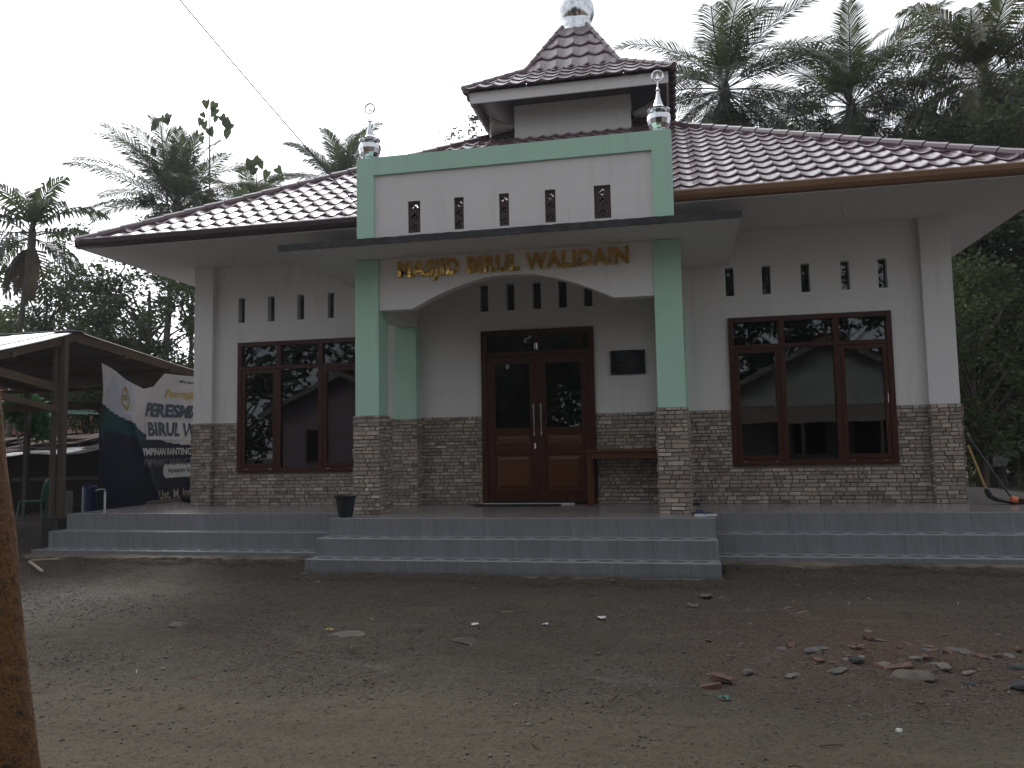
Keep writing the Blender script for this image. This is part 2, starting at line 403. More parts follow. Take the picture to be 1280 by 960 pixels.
def wall_holes(mb, u0, u1, z0, z1, holes, P, depth, reveal=True):
    """rectangular wall facing 'outward'; P(u, z, d) maps to 3-D, d = depth inwards"""
    us = sorted({u0, u1, *[min(max(h[i], u0), u1) for h in holes for i in (0, 1)]})
    zs = sorted({z0, z1, *[min(max(h[i], z0), z1) for h in holes for i in (2, 3)]})
    for a, b in zip(us, us[1:]):
        for c, d in zip(zs, zs[1:]):
            mu, mz = (a + b) / 2, (c + d) / 2
            if any(h[0] < mu < h[1] and h[2] < mz < h[3] for h in holes): continue
            mb.add([P(a, c, 0), P(b, c, 0), P(b, d, 0), P(a, d, 0)], [(0, 1, 2, 3)])
            mb.add([P(a, c, depth), P(b, c, depth), P(b, d, depth), P(a, d, depth)], [(0, 3, 2, 1)])
    if reveal:
        for h in holes:
            a, b, c, d = h
            for p, q in (((a, c), (a, d)), ((b, d), (b, c)), ((a, d), (b, d)), ((b, c), (a, c))):
                mb.add([P(*p, 0), P(*q, 0), P(*q, depth), P(*p, depth)], [(0, 1, 2, 3)])

def clad(mb, P, u0, u1, z0, z1, holes=(), seed=0):
    """rows of small split stones; P(u, z, d) with d = how far the stone stands proud"""
    r = random.Random(seed)
    wall_holes(mb, u0, u1, z0, z1, [h for h in holes if h[1] > u0 and h[0] < u1], lambda u, z, d: P(u, z, .008 - d), .02, False)
    for i in range(len(mb.c) - 1, -1, -1):
        if mb.c[i] == (.5, .5, .5): mb.c[i] = (.20, .17, .145)
        else: break
    z = z0
    while z < z1 - .005:
        h = r.uniform(.046, .064); zt = min(z + h, z1)
        if z1 - zt < .03: zt = z1
        u = u0
        while u < u1 - .004:
            w = r.choice((.07, .10, .13, .16, .20)) * r.uniform(.85, 1.15); ut = min(u + w, u1)
            if u1 - ut < .05: ut = u1
            a, b, c, d = u, ut, z, zt; ok = [(a, b, c, d)]
            for hl in holes:
                nx = []
                for (a, b, c, d) in ok:
                    if b <= hl[0] or a >= hl[1] or d <= hl[2] or c >= hl[3]: nx.append((a, b, c, d)); continue
                    if a < hl[0] - .01: nx.append((a, hl[0], c, d))
                    if b > hl[1] + .01: nx.append((hl[1], b, c, d))
                ok = nx
            for (a, b, c, d) in ok:
                g = .0025; e = min(.007, (b - a) * .2); pr = r.uniform(.014, .03); tl = r.uniform(-.005, .005); tv = r.uniform(-.004, .004)
                q = r.random(); k = r.uniform(1.2, 2.0)
                base = (.33, .275, .23) if q < .45 else ((.27, .245, .22) if q < .7 else ((.39, .345, .30) if q < .9 else (.22, .18, .15)))
                base = tuple(x * k for x in base)
                mb.add([P(a + g, c + g, .0), P(b - g, c + g, .0), P(b - g, d - g, .0), P(a + g, d - g, .0),
                        P(a + g + e, c + g + e * .7, pr - tl - tv), P(b - g - e, c + g + e * .7, pr + tl - tv), P(b - g - e, d - g - e * .7, pr + tl + tv), P(a + g + e, d - g - e * .7, pr - tl + tv)],
                       [(4, 5, 6, 7), (0, 1, 5, 4), (1, 2, 6, 5), (2, 3, 7, 6), (3, 0, 4, 7)], base)
            u = ut
        z = zt

# camera (solved from the photograph's vanishing points)
F_PX = 987.0
vx = np.array([-4808, 168, F_PX]); vx = vx / np.linalg.norm(vx)
vz = np.array([-233, -12470, F_PX]); vz = vz / np.linalg.norm(vz)
RX = -vx; RZ = vz - vz.dot(RX) * RX; RZ /= np.linalg.norm(RZ); RY = np.cross(RZ, RX)
RM = np.stack([RX, RY, RZ]); CAM = np.array([0, 0, .9])
def at(px, py, Y):
    r = RM @ np.array([px - 640, py - 480, F_PX]); return Vector(CAM + (Y / r[1]) * r)

# ------------------------------------------------------------------ THE MOSQUE
mq = empty('mosque', (-2.05, 12.2, 0), 'small white mosque with mint green columns, maroon tiled hip roof and stone clad base', 'mosque')
WY = 12.2; X0, X1 = -8.02, 3.88; YB = 22.6; ZC = 4.08
VR = [.874, 1.405, 1.960, 2.516, 3.028]; VL = [-7.226, -6.672, -6.127, -5.577]; VC = [-2.944, -2.512, -2.085, -1.673, -1.271]
vents = [(x - .062, x + .062, 3.10, 3.53) for x in VR + VL] + [(x - .066, x + .066, 3.065, 3.50) for x in VC]
WR = (.82, 3.10, .56, 2.76); WL = (-7.27, -4.99, .55, 2.75); DR = (-3.0, -1.2, .0, 2.74)
mb = MB(); wall_holes(mb, X0, X1, 0, 4.1, vents + [WR, WL, DR], lambda u, z, d: (u, WY + d, z), .18)
for xa, xb in ((X0, X0 + .18), (X1 - .18, X1)): mb.box(xa, xb, WY + .181, YB, 0, 4.1)
mb.box(X0 + .181, X1 - .181, YB - .18, YB, 0, 4.1)
mb.box(X0, X1, WY, YB, 4.102, 4.13)
mb.build('wall', M['white'], mq)
mb = MB(); mb.box(X0 + .2, X1 - .2, 17.0, 17.05, .005, 4.09); mb.box(X0 + .185, X0 + .20, WY + .19, 17, .005, 4.09); mb.box(X1 - .2, X1 - .185, WY + .19, 17, .005, 4.09)
mb.box(X0 + .2, X1 - .2, WY + .19, 17, 3.9, 3.92); mb.build('interior_wall', M['room'], mq)
mb = MB(); mb.box(X0 + .2, X1 - .2, WY + .2, 16.9, .004, .02); mb.build('carpet', M['carpet'], mq)
for x in (-6.0, -2.05, 1.9): mb = MB(); mb.box(x - .17, x + .17, 14.4, 14.74, .02, 3.9); mb.build('interior_column', M['room'], mq)
mb = MB()
mb.box(-6.55, -5.05, 13.3, 13.34, .03, 1.25); mb.build('prayer_partition', M['green_sheet'], mq)
# corner pilasters, wainscot, porch pilasters
for xa, xb in ((-8.06, -7.71), (3.52, 3.92)):
    mb = MB(); mb.box(xa, xb, 12.1, 12.199, 1.38, 4.1, bev=.004)
    mb.box(xa, X0 - .002 if xa < 0 else xa + .001, 12.199, 12.5, 1.38, 4.1) if xa < 0 else mb.box(X1 + .002, xb, 12.199, 12.5, 1.38, 4.1)
    mb.box(xa + .03, xb - .03, 12.12, 12.195, 0, 1.38)
    mb.build('pilaster', M['white'], mq)
mb = MB()
clad(mb, lambda u, z, d: (u, WY - d, z), -7.712, 3.522, 0, 1.385, [WR, WL, (-3.0, -1.2, 0, 2.7)], 1)
for xa, xb in ((-8.06, -7.71), (3.52, 3.92)):
    clad(mb, lambda u, z, d: (u, 12.085 - d, z), xa, xb, 0, 1.385, (), 2)
clad(mb, lambda u, z, d: (3.535 - d, u, z), 12.07, 12.19, 0, 1.385, (), 7)
clad(mb, lambda u, z, d: (-7.725 + d, u, z), 12.07, 12.19, 0, 1.385, (), 8)
clad(mb, lambda u, z, d: (3.92 + d, u, z), 12.07, 13.3, 0, 1.385, (), 3)
clad(mb, lambda u, z, d: (-8.06 - d, u, z), 12.07, 13.3, 0, 1.385, (), 4)
mb.build('stone_wainscot', M['cladding'], mq)
def column(xa, xb, ya, yb, ztop, inner):
    mb = MB(); mb.box(xa, xb, ya, yb, 1.36, ztop, bev=.006); o = mb.build('column', M['green'], mq)
    s = MB(); g = .02
    s.box(xa + .01, xb - .01, ya + .01, yb - .001 if inner else yb - .01, 0, 1.36, (.035, .03, .026))
    clad(s, lambda u, z, d: (u, ya - g + .012 - d, z), xa - g, xb + g, 0, 1.365, (), int(xa * 100) % 97)
    clad(s, lambda u, z, d: (xb + g - .012 + d, u, z), ya - g, yb, 0, 1.365, (), 5)
    clad(s, lambda u, z, d: (xa - g + .012 - d, u, z), ya - g, yb, 0, 1.365, (), 6)
    s.build('stone_base', M['cladding'], o)
column(-4.38, -4.03, 10.37, 10.74, 3.568, False); column(-.215, .14, 10.37, 10.74, 3.568, False)
column(-4.40, -4.03, 12.0, 12.199, 2.84, True); column(-.20, .20, 12.0, 12.199, 2.84, True)
# arched fascia between the front columns
mb = MB(); lo = []; xs = np.linspace(-3.54, -.74, 29)
for x in xs:
    t = (x + 2.14) / 1.4; lo.append((x, 2.84 + .415 * (1 - abs(t) ** 1.75) if abs(t) > .22 else 3.227 + .028 * (1 - (t / .22) ** 2) * .3))
poly = [(-4.028, 2.84)] + [(float(a), float(b)) for a, b in lo] + [(-.217, 2.84)]
n = len(poly)
vs = [(x, 10.40, z) for x, z in poly] + [(x, 10.40, 3.568) for x, z in poly] + [(x, 10.58, z) for x, z in poly] + [(x, 10.58, 3.568) for x, z in poly]
fs = []
for i in range(n - 1):
    fs += [(i, i + 1, n + i + 1, n + i), (2 * n + i, 3 * n + i, 3 * n + i + 1, 2 * n + i + 1), (i, 2 * n + i, 2 * n + i + 1, i + 1)]
mb.add(vs, fs); mb.build('arched_fascia', M['white'], mq)
for xa, xb in ((-4.34, -4.06), (-.16, .12)):
    mb = MB(); mb.box(xa, xb, 10.742, 12.198, 2.845, 3.568, bev=.004); mb.build('beam', M['white'], mq)
# canopy slab
mb = MB(); mb.box(-5.16, .86, 9.62, 12.198, 3.57, 3.655); mb.build('canopy_slab', M['soffit'], mq)
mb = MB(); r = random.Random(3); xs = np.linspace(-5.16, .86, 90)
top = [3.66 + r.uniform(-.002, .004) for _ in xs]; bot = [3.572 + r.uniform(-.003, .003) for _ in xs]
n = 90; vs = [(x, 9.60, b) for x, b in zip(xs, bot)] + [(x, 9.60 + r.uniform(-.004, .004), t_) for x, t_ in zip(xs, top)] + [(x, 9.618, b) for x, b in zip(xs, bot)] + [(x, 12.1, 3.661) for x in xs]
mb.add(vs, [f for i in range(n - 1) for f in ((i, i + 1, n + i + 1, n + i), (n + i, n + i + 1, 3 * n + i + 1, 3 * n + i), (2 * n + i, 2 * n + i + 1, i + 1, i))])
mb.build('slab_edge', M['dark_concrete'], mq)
# parapet
PV = [(-3.27, .085), (-2.66, .065), (-2.06, .065), (-1.46, .068), (-.80, .105)]
ph = [(x - w, x + w, 3.72, 4.145) for x, w in PV]
mb = MB(); wall_holes(mb, -4.03, .04, 3.66, 4.60, ph, lambda u, z, d: (u, 9.71 + d, z), .12)
for xa in (-4.04, .0):
    mb.prism([(9.862, 3.662), (11.25, 3.662), (11.3, 4.60), (10.9, 4.62), (9.862, 4.73)], 'x', xa, xa + .065)
mb.build('parapet', M['white'], mq)
mb = MB(); mb.prism([(-4.06, 3.662), (-3.82, 3.662), (-3.82, 4.53), (-.175, 4.53), (-.175, 3.662), (.07, 3.662), (.072, 4.755), (.055, 4.775), (-4.045, 4.772), (-4.06, 4.755)], 'y', 9.68, 9.872); mb.build('parapet_border', M['green'], mq)
def breeze(xc, w, z0, z1, y):
    m2 = MB(); rows = 3; h = (z1 - z0) / rows; N = 24
    for k in range(rows):
        zc = z0 + h * (k + .5); ring = []; rect = []
        for i in range(N):
            a = 2 * math.pi * (i + .5) / N
            rr = min(w, h / 2) * (.50 + .22 * abs(math.cos(2 * a)))
            ring.append((xc + rr * math.cos(a), zc + rr * math.sin(a)))
            ca, sa = math.cos(a), math.sin(a); q = min(w / max(abs(ca), 1e-6), (h / 2) / max(abs(sa), 1e-6)); rect.append((xc + q * ca, zc + q * sa))
        vs = [(u, y, v) for u, v in rect] + [(u, y, v) for u, v in ring] + [(u, y + .06, v) for u, v in ring]
        fs = []
        for i in range(N):
            j = (i + 1) % N; fs += [(i, j, N + j, N + i), (N + i, N + j, 2 * N + j, 2 * N + i)]
        m2.add(vs, fs)
        # corner fill
        for cx_, cz_ in ((-1, -1), (1, -1), (1, 1), (-1, 1)):
            cand = [p for p in rect if (p[0] - xc) * cx_ > 0 and (p[1] - zc) * cz_ > 0]
            cor = (xc + cx_ * w, zc + cz_ * h / 2)
            onx = max([p for p in cand if abs(abs(p[0] - xc) - w) < 1e-5], key=lambda p: abs(p[1] - zc), default=None)
            onz = max([p for p in cand if abs(abs(p[1] - zc) - h / 2) < 1e-5], key=lambda p: abs(p[0] - xc), default=None)
            if onx and onz: m2.add([(onx[0], y, onx[1]), (cor[0], y, cor[1]), (onz[0], y, onz[1])], [(0, 1, 2)])
        # centre disc held by four spokes
        c = .22 * min(w, h / 2)
        m2.box(xc - c, xc + c, y + .01, y + .05, zc - c, zc + c); 
    return m2
for x, w in PV: breeze(x, w - .002, 3.722, 4.143, 9.735).build('breeze_block', M['terracotta'], mq)
# vent slits
for (a, b, c, d) in vents:
    m2 = MB(); m2.box(a + .004, b - .004, WY + .115, WY + .13, c + .004, d - .004); o = m2.build('vent_window', M['glass'], mq)
# eaves: soffit, gutters
XE0, XE1, YE0, YE1 = -8.97, 4.87, 10.50, 24.40
mb = MB(); mb.box(XE0, XE1, YE0, WY - .002, ZC, ZC + .03); mb.box(XE0, X0 - .002, WY, YE1, ZC, ZC + .03); mb.box(X1 + .002, XE1, WY, YE1, ZC, ZC + .03); mb.box(X0, X1, YB + .002, YE1, ZC, ZC + .03)
mb.build('soffit', M['soffit'], mq)
def gut(a, b, mat):
    m2 = MB(); a = Vector(a); b = Vector(b); d = (b - a).normalized(); s = d.cross(Vector((0, 0, 1)))
    prof = [(-.02, .10), (.065, .105), (.085, .085), (.08, .02), (.055, -.03), (.0, -.045), (-.02, -.045)]
    vs = [p + s * u + Vector((0, 0, v)) for p in (a, b) for u, v in prof]; k = len(prof)
    m2.add(vs, [(i, (i + 1) % k, k + (i + 1) % k, k + i) for i in range(k)] + [tuple(range(k - 1, -1, -1)), tuple(range(k, 2 * k))])
    m2.build('gutter', mat, mq, fixn=True)
gut((XE0 - .06, YE0, 4.135), (-4.37, YE0, 4.135), M['maroon']); gut((-4.368, YE0, 4.135), (-4.05, YE0, 4.135), M['tan'])
gut((.075, YE0, 4.135), (XE1 + .06, YE0, 4.135), M['tan'])
gut((XE1, YE0, 4.135), (XE1, YE1, 4.135), M['tan']); gut((XE0, YE1, 4.135), (XE0, YE0, 4.135), M['maroon']); gut((XE1, YE1, 4.135), (XE0, YE1, 4.135), M['maroon'])
mb = MB(); m_f = .025
mb.box(XE0 + .02, XE1 - .02, YE0 + .003, YE0 + .02, ZC + .031, ZC + .1); mb.build('fascia_board', M['maroon'], mq)

def tile_slope(mbm, A, U, V, width, length, planes, W=.26, L=.40, seed=1, thick=.026, barrel=.026, lift=0.0):
    """tiled slope: A lower left corner, U along the eave, V up the slope; clipped by planes [(point, normal)]"""
    A = Vector(A); U = Vector(U).normalized(); V = Vector(V).normalized(); N = U.cross(V).normalized()
    if N.z < 0: N = -N
    nu = int(round(width / W)) * 8; W = width / (nu / 8); rows = int(math.ceil(length / L))
    bm = bmesh.new(); r = random.Random(seed)
    for i in range(rows):
        vals = []
        jit = r.uniform(-.004, .004)
        for k in range(nu + 1):
            u = k * W / 8; ph = (k % 8) / 8.0
            sc = .055 * math.sin(math.pi * ph) ** 1.0            # lower edge bulges down in mid-tile
            v0 = i * L - sc + .02 + jit; b = barrel * (math.cos(2 * math.pi * ph)) * .5 + barrel * .5
            seam = .012 if k % 8 == 0 else 0
            pts = []
            for (vv, hh) in ((v0 + .004, -.004), (v0, thick + b * .6 + seam), (v0 + .035, thick + .003 + b + seam), (i * L + L * .55, thick * .55 + b + seam), (i * L + L + .02, .0 + b * .5 + seam * .3)):
                pts.append(bm.verts.new(A + U * u + V * vv + N * (hh + lift)))
            vals.append(pts)
        for k in range(nu):
            for q in range(4):
                bm.faces.new((vals[k][q], vals[k + 1][q], vals[k + 1][q + 1], vals[k][q + 1]))
    for p, nn in planes:
        bmesh.ops.bisect_plane(bm, geom=bm.verts[:] + bm.edges[:] + bm.faces[:], plane_co=Vector(p), plane_no=Vector(nn), clear_outer=True)
    bm.verts.index_update()
    mbm.add([v.co[:] for v in bm.verts], [[v.index for v in f.verts] for f in bm.faces]); bm.free()
def hip_roof(mbm, x0, x1, y0, y1, z, s, topclip=None, W=.26, L=.40, z1=None):
    """four slopes; returns apex"""
    hx = (x1 - x0) / 2; cx_, cy_ = (x0 + x1) / 2, (y0 + y1) / 2; hy = (y1 - y0) / 2; zt = z + s * min(hx, hy)
    ex = [] if topclip is None else [((0, 0, topclip), (0, 0, 1))]
    c = (cx_, cy_, 0); kx = hy / hx
    hyp = math.sqrt(1 + s * s)
    def hp(sx, sy):  # plane through the hip at corner (sx, sy); normal pointing clockwise
        d = Vector((-sx * hx, -sy * hy, 0)).normalized(); return Vector((x0 if sx < 0 else x1, y0 if sy < 0 else y1, 0)), d
    for face in range(4):
        if face == 0: A, U, V, w, l, cs = (x0, y0, z), (1, 0, 0), (0, 1, s * hx / hx), x1 - x0, hy * hyp, ((-1, -1), (1, -1))
        if face == 1: A, U, V, w, l, cs = (x1, y0, z), (0, 1, 0), (-1, 0, s * hy / hx), y1 - y0, hx * hyp, ((1, -1), (1, 1))
        if face == 2: A, U, V, w, l, cs = (x1, y1, z), (-1, 0, 0), (0, -1, s), x1 - x0, hy * hyp, ((1, 1), (-1, 1))
        if face == 3: A, U, V, w, l, cs = (x0, y1, z), (0, -1, 0), (1, 0, s * hy / hx), y1 - y0, hx * hyp, ((-1, 1), (-1, -1))
        mid = Vector((cx_, cy_, 0)); outp = []
        fc = Vector(A) + Vector(U) * w / 2; fc.z = 0
        for sx, sy in cs:
            p, d = hp(sx, sy); nn = Vector((d.y, -d.x, 0))
            if (fc - p).dot(nn) > 0: nn = -nn
            outp.append((p, nn))
        tile_slope(mbm, A, U, V, w, l + .1, outp + ex, W, L, face + 3)
    return Vector((cx_, cy_, z + s * hy))
mb = MB(); apex = hip_roof(mb, XE0 - .02, XE1 + .02, YE0 - .0, YE1 + .02, 4.185, .60)
roof = mb.build('roof', M['tile'], mq)
bm = bmesh.new(); bm.from_mesh(roof.data)      # the parapet box stands in the way of the front eave
bm.to_mesh(roof.data); bm.free()
mb = MB(); mb.add([(XE0, YE0, 4.12), (XE1, YE0, 4.12), (XE1, YE1, 4.12), (XE0, YE1, 4.12), (apex.x, apex.y, apex.z - .06)], [(0, 1, 4), (1, 2, 4), (2, 3, 4), (3, 0, 4)]); mb.build('roof_deck', M['maroon'], mq)
def ridge_caps(name, a, b, rad, step, parent, mat):
    a = Vector(a); b = Vector(b); L = (b - a).length; n_ = max(1, int(L / step)); m2 = MB(); d = (b - a) / n_
    for i in range(n_):
        p = a + d * i; q = a + d * (i + 1.06); m2.tube([p, p.lerp(q, .12), q], [rad * 1.14, rad * 1.1, rad * .92], 10)
    return m2.build(name, mat, parent, smooth=False)
for cx_, cy_ in ((XE0 - .05, YE0 - .06), (XE1 + .05, YE0 - .06), (XE1 + .05, YE1 + .05), (XE0 - .05, YE1 + .05)):
    ridge_caps('ridge_cap', (cx_, cy_, 4.19), apex + Vector((0, 0, .03)), .075, .34, roof, M['tile'])

# the tower on the roof
TX, TY = -1.85, 16.7
tw = MB(); tw.box(TX - 1.19, TX + 1.19, TY - 1.2, TY + 1.2, 6.9, 8.05, bev=.004)
lan = tw.build('roof_lantern', M['white'], mq)
mb = MB()
E_ = 2.0; zE = 7.93
mb.box(TX - E_ + .06, TX + E_ - .06, TY - E_ + .06, TY - E_ + .1, zE - .22, zE + .0); mb.box(TX - E_ + .06, TX + E_ - .06, TY + E_ - .1, TY + E_ - .06, zE - .22, zE)
mb.box(TX - E_ + .06, TX - E_ + .1, TY - E_ + .101, TY + E_ - .101, zE - .22, zE); mb.box(TX + E_ - .1, TX + E_ - .06, TY - E_ + .101, TY + E_ - .101, zE - .22, zE)
mb.build('eave_board', M['white'], lan)
mb = MB()
for sx, sy in ((0, -1), (0, 1), (-1, 0), (1, 0)):
    pass
mb.box(TX - E_ + .11, TX + E_ - .11, TY - E_ + .11, TY + E_ - .11, zE - .03, zE - .01); mb.build('eave_ceiling', M['maroon'], lan)
mb = MB()
def sky_roof(half0, z0_, half1, z1_, L):
    s_ = (z1_ - z0_) / (half0 - half1)
    hip_roof(mb, TX - half0, TX + half0, TY - half0, TY + half0, z0_, s_, z1_, .32, L)
sky_roof(2.05, 7.95, .95, 8.70, .40); sky_roof(.99, 8.68, .28, 9.93, .38)
troof = mb.build('lantern_roof', M['tile'], lan)
for sx, sy in ((-1, -1), (1, -1), (1, 1), (-1, 1)):
    ridge_caps('ridge_cap', (TX + sx * 2.05, TY + sy * 2.05, 7.98), (TX + sx * .97, TY + sy * .97, 8.74), .055, .25, lan, M['tile'])
    ridge_caps('ridge_cap', (TX + sx * .97, TY + sy * .97, 8.74), (TX + sx * .27, TY + sy * .27, 9.97), .055, .25, lan, M['tile'])
mb = MB(); mb.lathe([(.30, 9.86), (.33, 9.9), (.31, 9.98), (.30, 10.0), (.34, 10.05), (.31, 10.10), (.36, 10.2), (.41, 10.33), (.42, 10.45), (.41, 10.56), (.36, 10.68), (.25, 10.78), (.22, 10.84), (.26, 10.88), (.16, 10.95), (.08, 11.2), (.03, 11.5), (.0, 11.55)], (TX, TY, 0), 28)
mb.build('dome', M['steel'], lan, smooth=True)
# finials on the parapet
def finial(x, y, z, k):
    m2 = MB()
    m2.lathe([(.10, 0), (.115, .01), (.10, .035), (.10, .07), (.115, .08), (.10, .095), (.135, .15), (.152, .21), (.148, .27), (.12, .31), (.105, .325), (.145, .335), (.15, .35), (.11, .36), (.085, .375), (.06, .41), (.035, .49), (.018, .58), (.016, .60), (.035, .615), (.016, .63), (.008, .66), (.007, .74)], (x, y, z), 12)
    o = m2.build('finial', M['steel'], mq, smooth=False)
    m2 = MB(); pts = []; rad = []
    for i in range(25):
        a = R(-90 + 22 + i * (360 - 44 + 30) / 24 - 15); pts.append((x + .07 * math.cos(a), y, z + .80 + .07 * math.sin(a))); rad.append(.013 if 2 < i < 22 else .007)
    m2.tube(pts, rad, 6)
    for dx, h in ((-.03, .03), (-.012, .045), (.0, .075), (.014, .045), (.032, .03)): m2.tube([(x + dx, y, z + .765), (x + dx, y, z + .765 + h)], [.006, .003], 5)
    m2.tube([(x - .035, y, z + .78), (x - .02, y, z + .765), (x, y, z + .762), (x + .035, y, z + .768)], .006, 5)
    m2.build('crescent', M['steel'], o)
finial(-3.97, 9.93, 4.77, 0); finial(-.075, 9.93, 4.775, 1)
# horn loudspeakers
for (x, y, z, sx, lab) in ((-3.06, 15.62, 7.50, -1, 'grey horn loudspeaker on the left of the roof tower, pointing left'), (-.62, 15.62, 7.52, 1, 'grey horn loudspeaker on the right of the roof tower, pointing right')):
    hs = empty('horn_loudspeaker', (x, y, z), lab, 'loudspeaker', 'horn loudspeakers on the roof tower')
    m2 = MB(); A_ = (sx * .93, -.32, -.02)
    m2.lathe([(.06, .0), (.07, .05), (.10, .2), (.17, .42), (.215, .50), (.20, .50), (.15, .42), (.08, .2), (.05, .1)], (x, y, z), 20, axis=A_); m2.build('horn', M['grey_metal'], hs, smooth=True)
    m2 = MB(); m2.lathe([(.07, -.13), (.085, -.12), (.085, -.02), (.06, .0)], (x, y, z), 16, axis=A_); m2.build('driver', M['dark_plastic'], hs, smooth=False)
    m2 = MB(); m2.beam((x, y, z - .02), (x, 15.497, z - .12), .03, .03); m2.beam((x, y, z - .1), (x, y, z + .06), .03, .05); m2.build('bracket', M['dark_plastic'], hs)

# windows
def sash(mb, a, b, c, d, w, y0, y1):
    mb.box(a, a + w, y0, y1, c, d, bev=.003); mb.box(b - w, b, y0, y1, c, d, bev=.003)
    mb.box(a + w + .0005, b - w - .0005, y0, y1, c, c + w, bev=.003); mb.box(a + w + .0005, b - w - .0005, y0, y1, d - w, d, bev=.003)
def window(w4):
    a, b, c, d = w4; f = .075; y0 = WY - .045; y1 = WY + .06
    m2 = MB(); sash(m2, a, b, c, d, f, y0, y1); zt = c + (d - c) * .785
    m1, m2x = a + (b - a) * .333, a + (b - a) * .665
    m2.box(a + f, b - f, y0 + .006, y1 - .002, zt, zt + .06, bev=.003)
    for m_ in (m1, m2x):
        m2.box(m_ - .04, m_ + .04, y0 + .003, y1 - .001, c + f, zt - .001, bev=.003); m2.box(m_ - .04, m_ + .04, y0 + .003, y1 - .001, zt + .061, d - f, bev=.003)
    fr = m2.build('window', M['mahogany'], mq)
    cols = [(a + f, m1 - .04), (m1 + .04, m2x - .04), (m2x + .04, b - f)]
    for i, (p, q) in enumerate(cols):
        g = MB(); g.box(p - .005, q + .005, WY + .012, WY + .018, zt + .055, d - f + .005); g.build('pane', M['glass'], fr)
        if i != 1:
            s2 = MB(); sash(s2, p + .004, q - .004, c + f + .004, zt - .004, .062, y0 + .012, y1 - .02); s2.build('casement', M['mahogany'], fr)
            g = MB(); g.box(p + .06, q - .06, WY - .004, WY + .002, c + f + .06, zt - .06); g.build('pane', M['glass'], fr)
            for xx in (p + .07, q - .13): h = MB(); h.box(xx, xx + .07, y0 - .004, y0 - .0005, c + f * .62, c + f * .62 + .008); h.build('hinge', M['steel'], fr)
            if i == 2: h = MB(); h.tube([(q - .035, y0 - .0, c + .85), (q - .035, y0 - .035, c + .87), (q - .035, y0 - .035, c + 1.0), (q - .035, y0, c + 1.02)], .008, 6)
            if i == 2: h.build('handle', M['steel'], fr)
        else:
            g = MB(); g.box(p - .005, q + .005, WY + .006, WY + .012, c + f - .005, zt + .005); g.build('pane', M['glass'], fr)
window(WR); window(WL)
# the door
a, b, c, d = DR; y0, y1 = WY - .05, WY + .08
m2 = MB(); f = .085; zt = 2.32
m2.box(a, a + f, y0, y1, c, d, bev=.003); m2.box(b - f, b, y0, y1, c, d, bev=.003); m2.box(a + f + .001, b - f - .001, y0, y1, d - f, d, bev=.003)
m2.box(a + f, b - f, y0 + .004, y1 - .002, zt, zt + .075, bev=.003); m2.box(-2.145, -2.055, y0 + .004, y1 - .003, zt + .076, d - f, bev=.003)
dfm = m2.build('door_frame', M['mahogany'], mq)
for p, q in ((a + f, -2.145), (-2.055, b - f)):
    g = MB(); g.box(p - .004, q + .004, WY, WY + .006, zt + .07, d - f + .004); g.build('pane', M['glass'], dfm)
h = MB(); h.box(-2.125, -2.085, y0 - .02, y0 + .003, zt + .09, zt + .2, bev=.005); h.build('latch', M['steel'], dfm)
h = MB(); h.box(a + .02, b - .35, WY - .10, WY - .055, .001, .022); h.build('threshold', M['white_plastic'], dfm)
for p, q, sx in ((a + f + .003, -2.102, 1), (-2.098, b - f - .003, -1)):
    m2 = MB(); yy0, yy1 = y0 + .02, y1 - .03; st = .125
    m2.box(p, p + st, yy0, yy1, .03, zt - .004, bev=.003); m2.box(q - st, q, yy0, yy1, .03, zt - .004, bev=.003)
    for za, zb in ((.03, .22), (.76, .88), (1.08, 1.19), (zt - .12, zt - .004)): m2.box(p + st + .0005, q - st - .0005, yy0 + .001, yy1 - .001, za, zb, bev=.003)
    leaf = m2.build('door_leaf', M['mahogany'], mq)
    g = MB(); g.box(p + st - .005, q - st + .005, WY - .006, WY, 1.185, zt - .115); g.build('pane', M['glass'], leaf)
    for za, zb in ((.22, .76), (.88, 1.08)):
        g = MB(); g.box(p + st, q - st, WY - .005, WY + .01, za, zb)
        e = .05; xa, xb = p + st + .02, q - st - .02; za += .02; zb -= .02; ee = min(e, (zb - za) * .3)
        g.add([(xa, WY - .0055, za), (xb, WY - .0055, za), (xb, WY - .0055, zb), (xa, WY - .0055, zb), (xa + ee, WY - .024, za + ee), (xb - ee, WY - .024, za + ee), (xb - ee, WY - .024, zb - ee), (xa + ee, WY - .024, zb - ee)],
              [(4, 5, 6, 7), (0, 1, 5, 4), (1, 2, 6, 5), (2, 3, 7, 6), (3, 0, 4, 7)])
        g.build('panel', M['mahogany_panel'], leaf)
    hx = (q - .055) if sx > 0 else (p + .055)
    h = MB(); h.tube([(hx, yy0 - .05, 1.06), (hx, yy0 - .05, 1.56)], .012, 8)
    for zz in (1.10, 1.52): h.tube([(hx, yy0 + .002, zz), (hx, yy0 - .05, zz)], .009, 6); h.tube([(hx, yy0 - .05, zz - .03), (hx, yy0 - .05, zz + .03)], .017, 8)
    if sx > 0: h.box(hx - .014, hx + .014, yy0 - .012, yy0, .86, .95, bev=.003)
    h.build('handle', M['steel'], leaf)

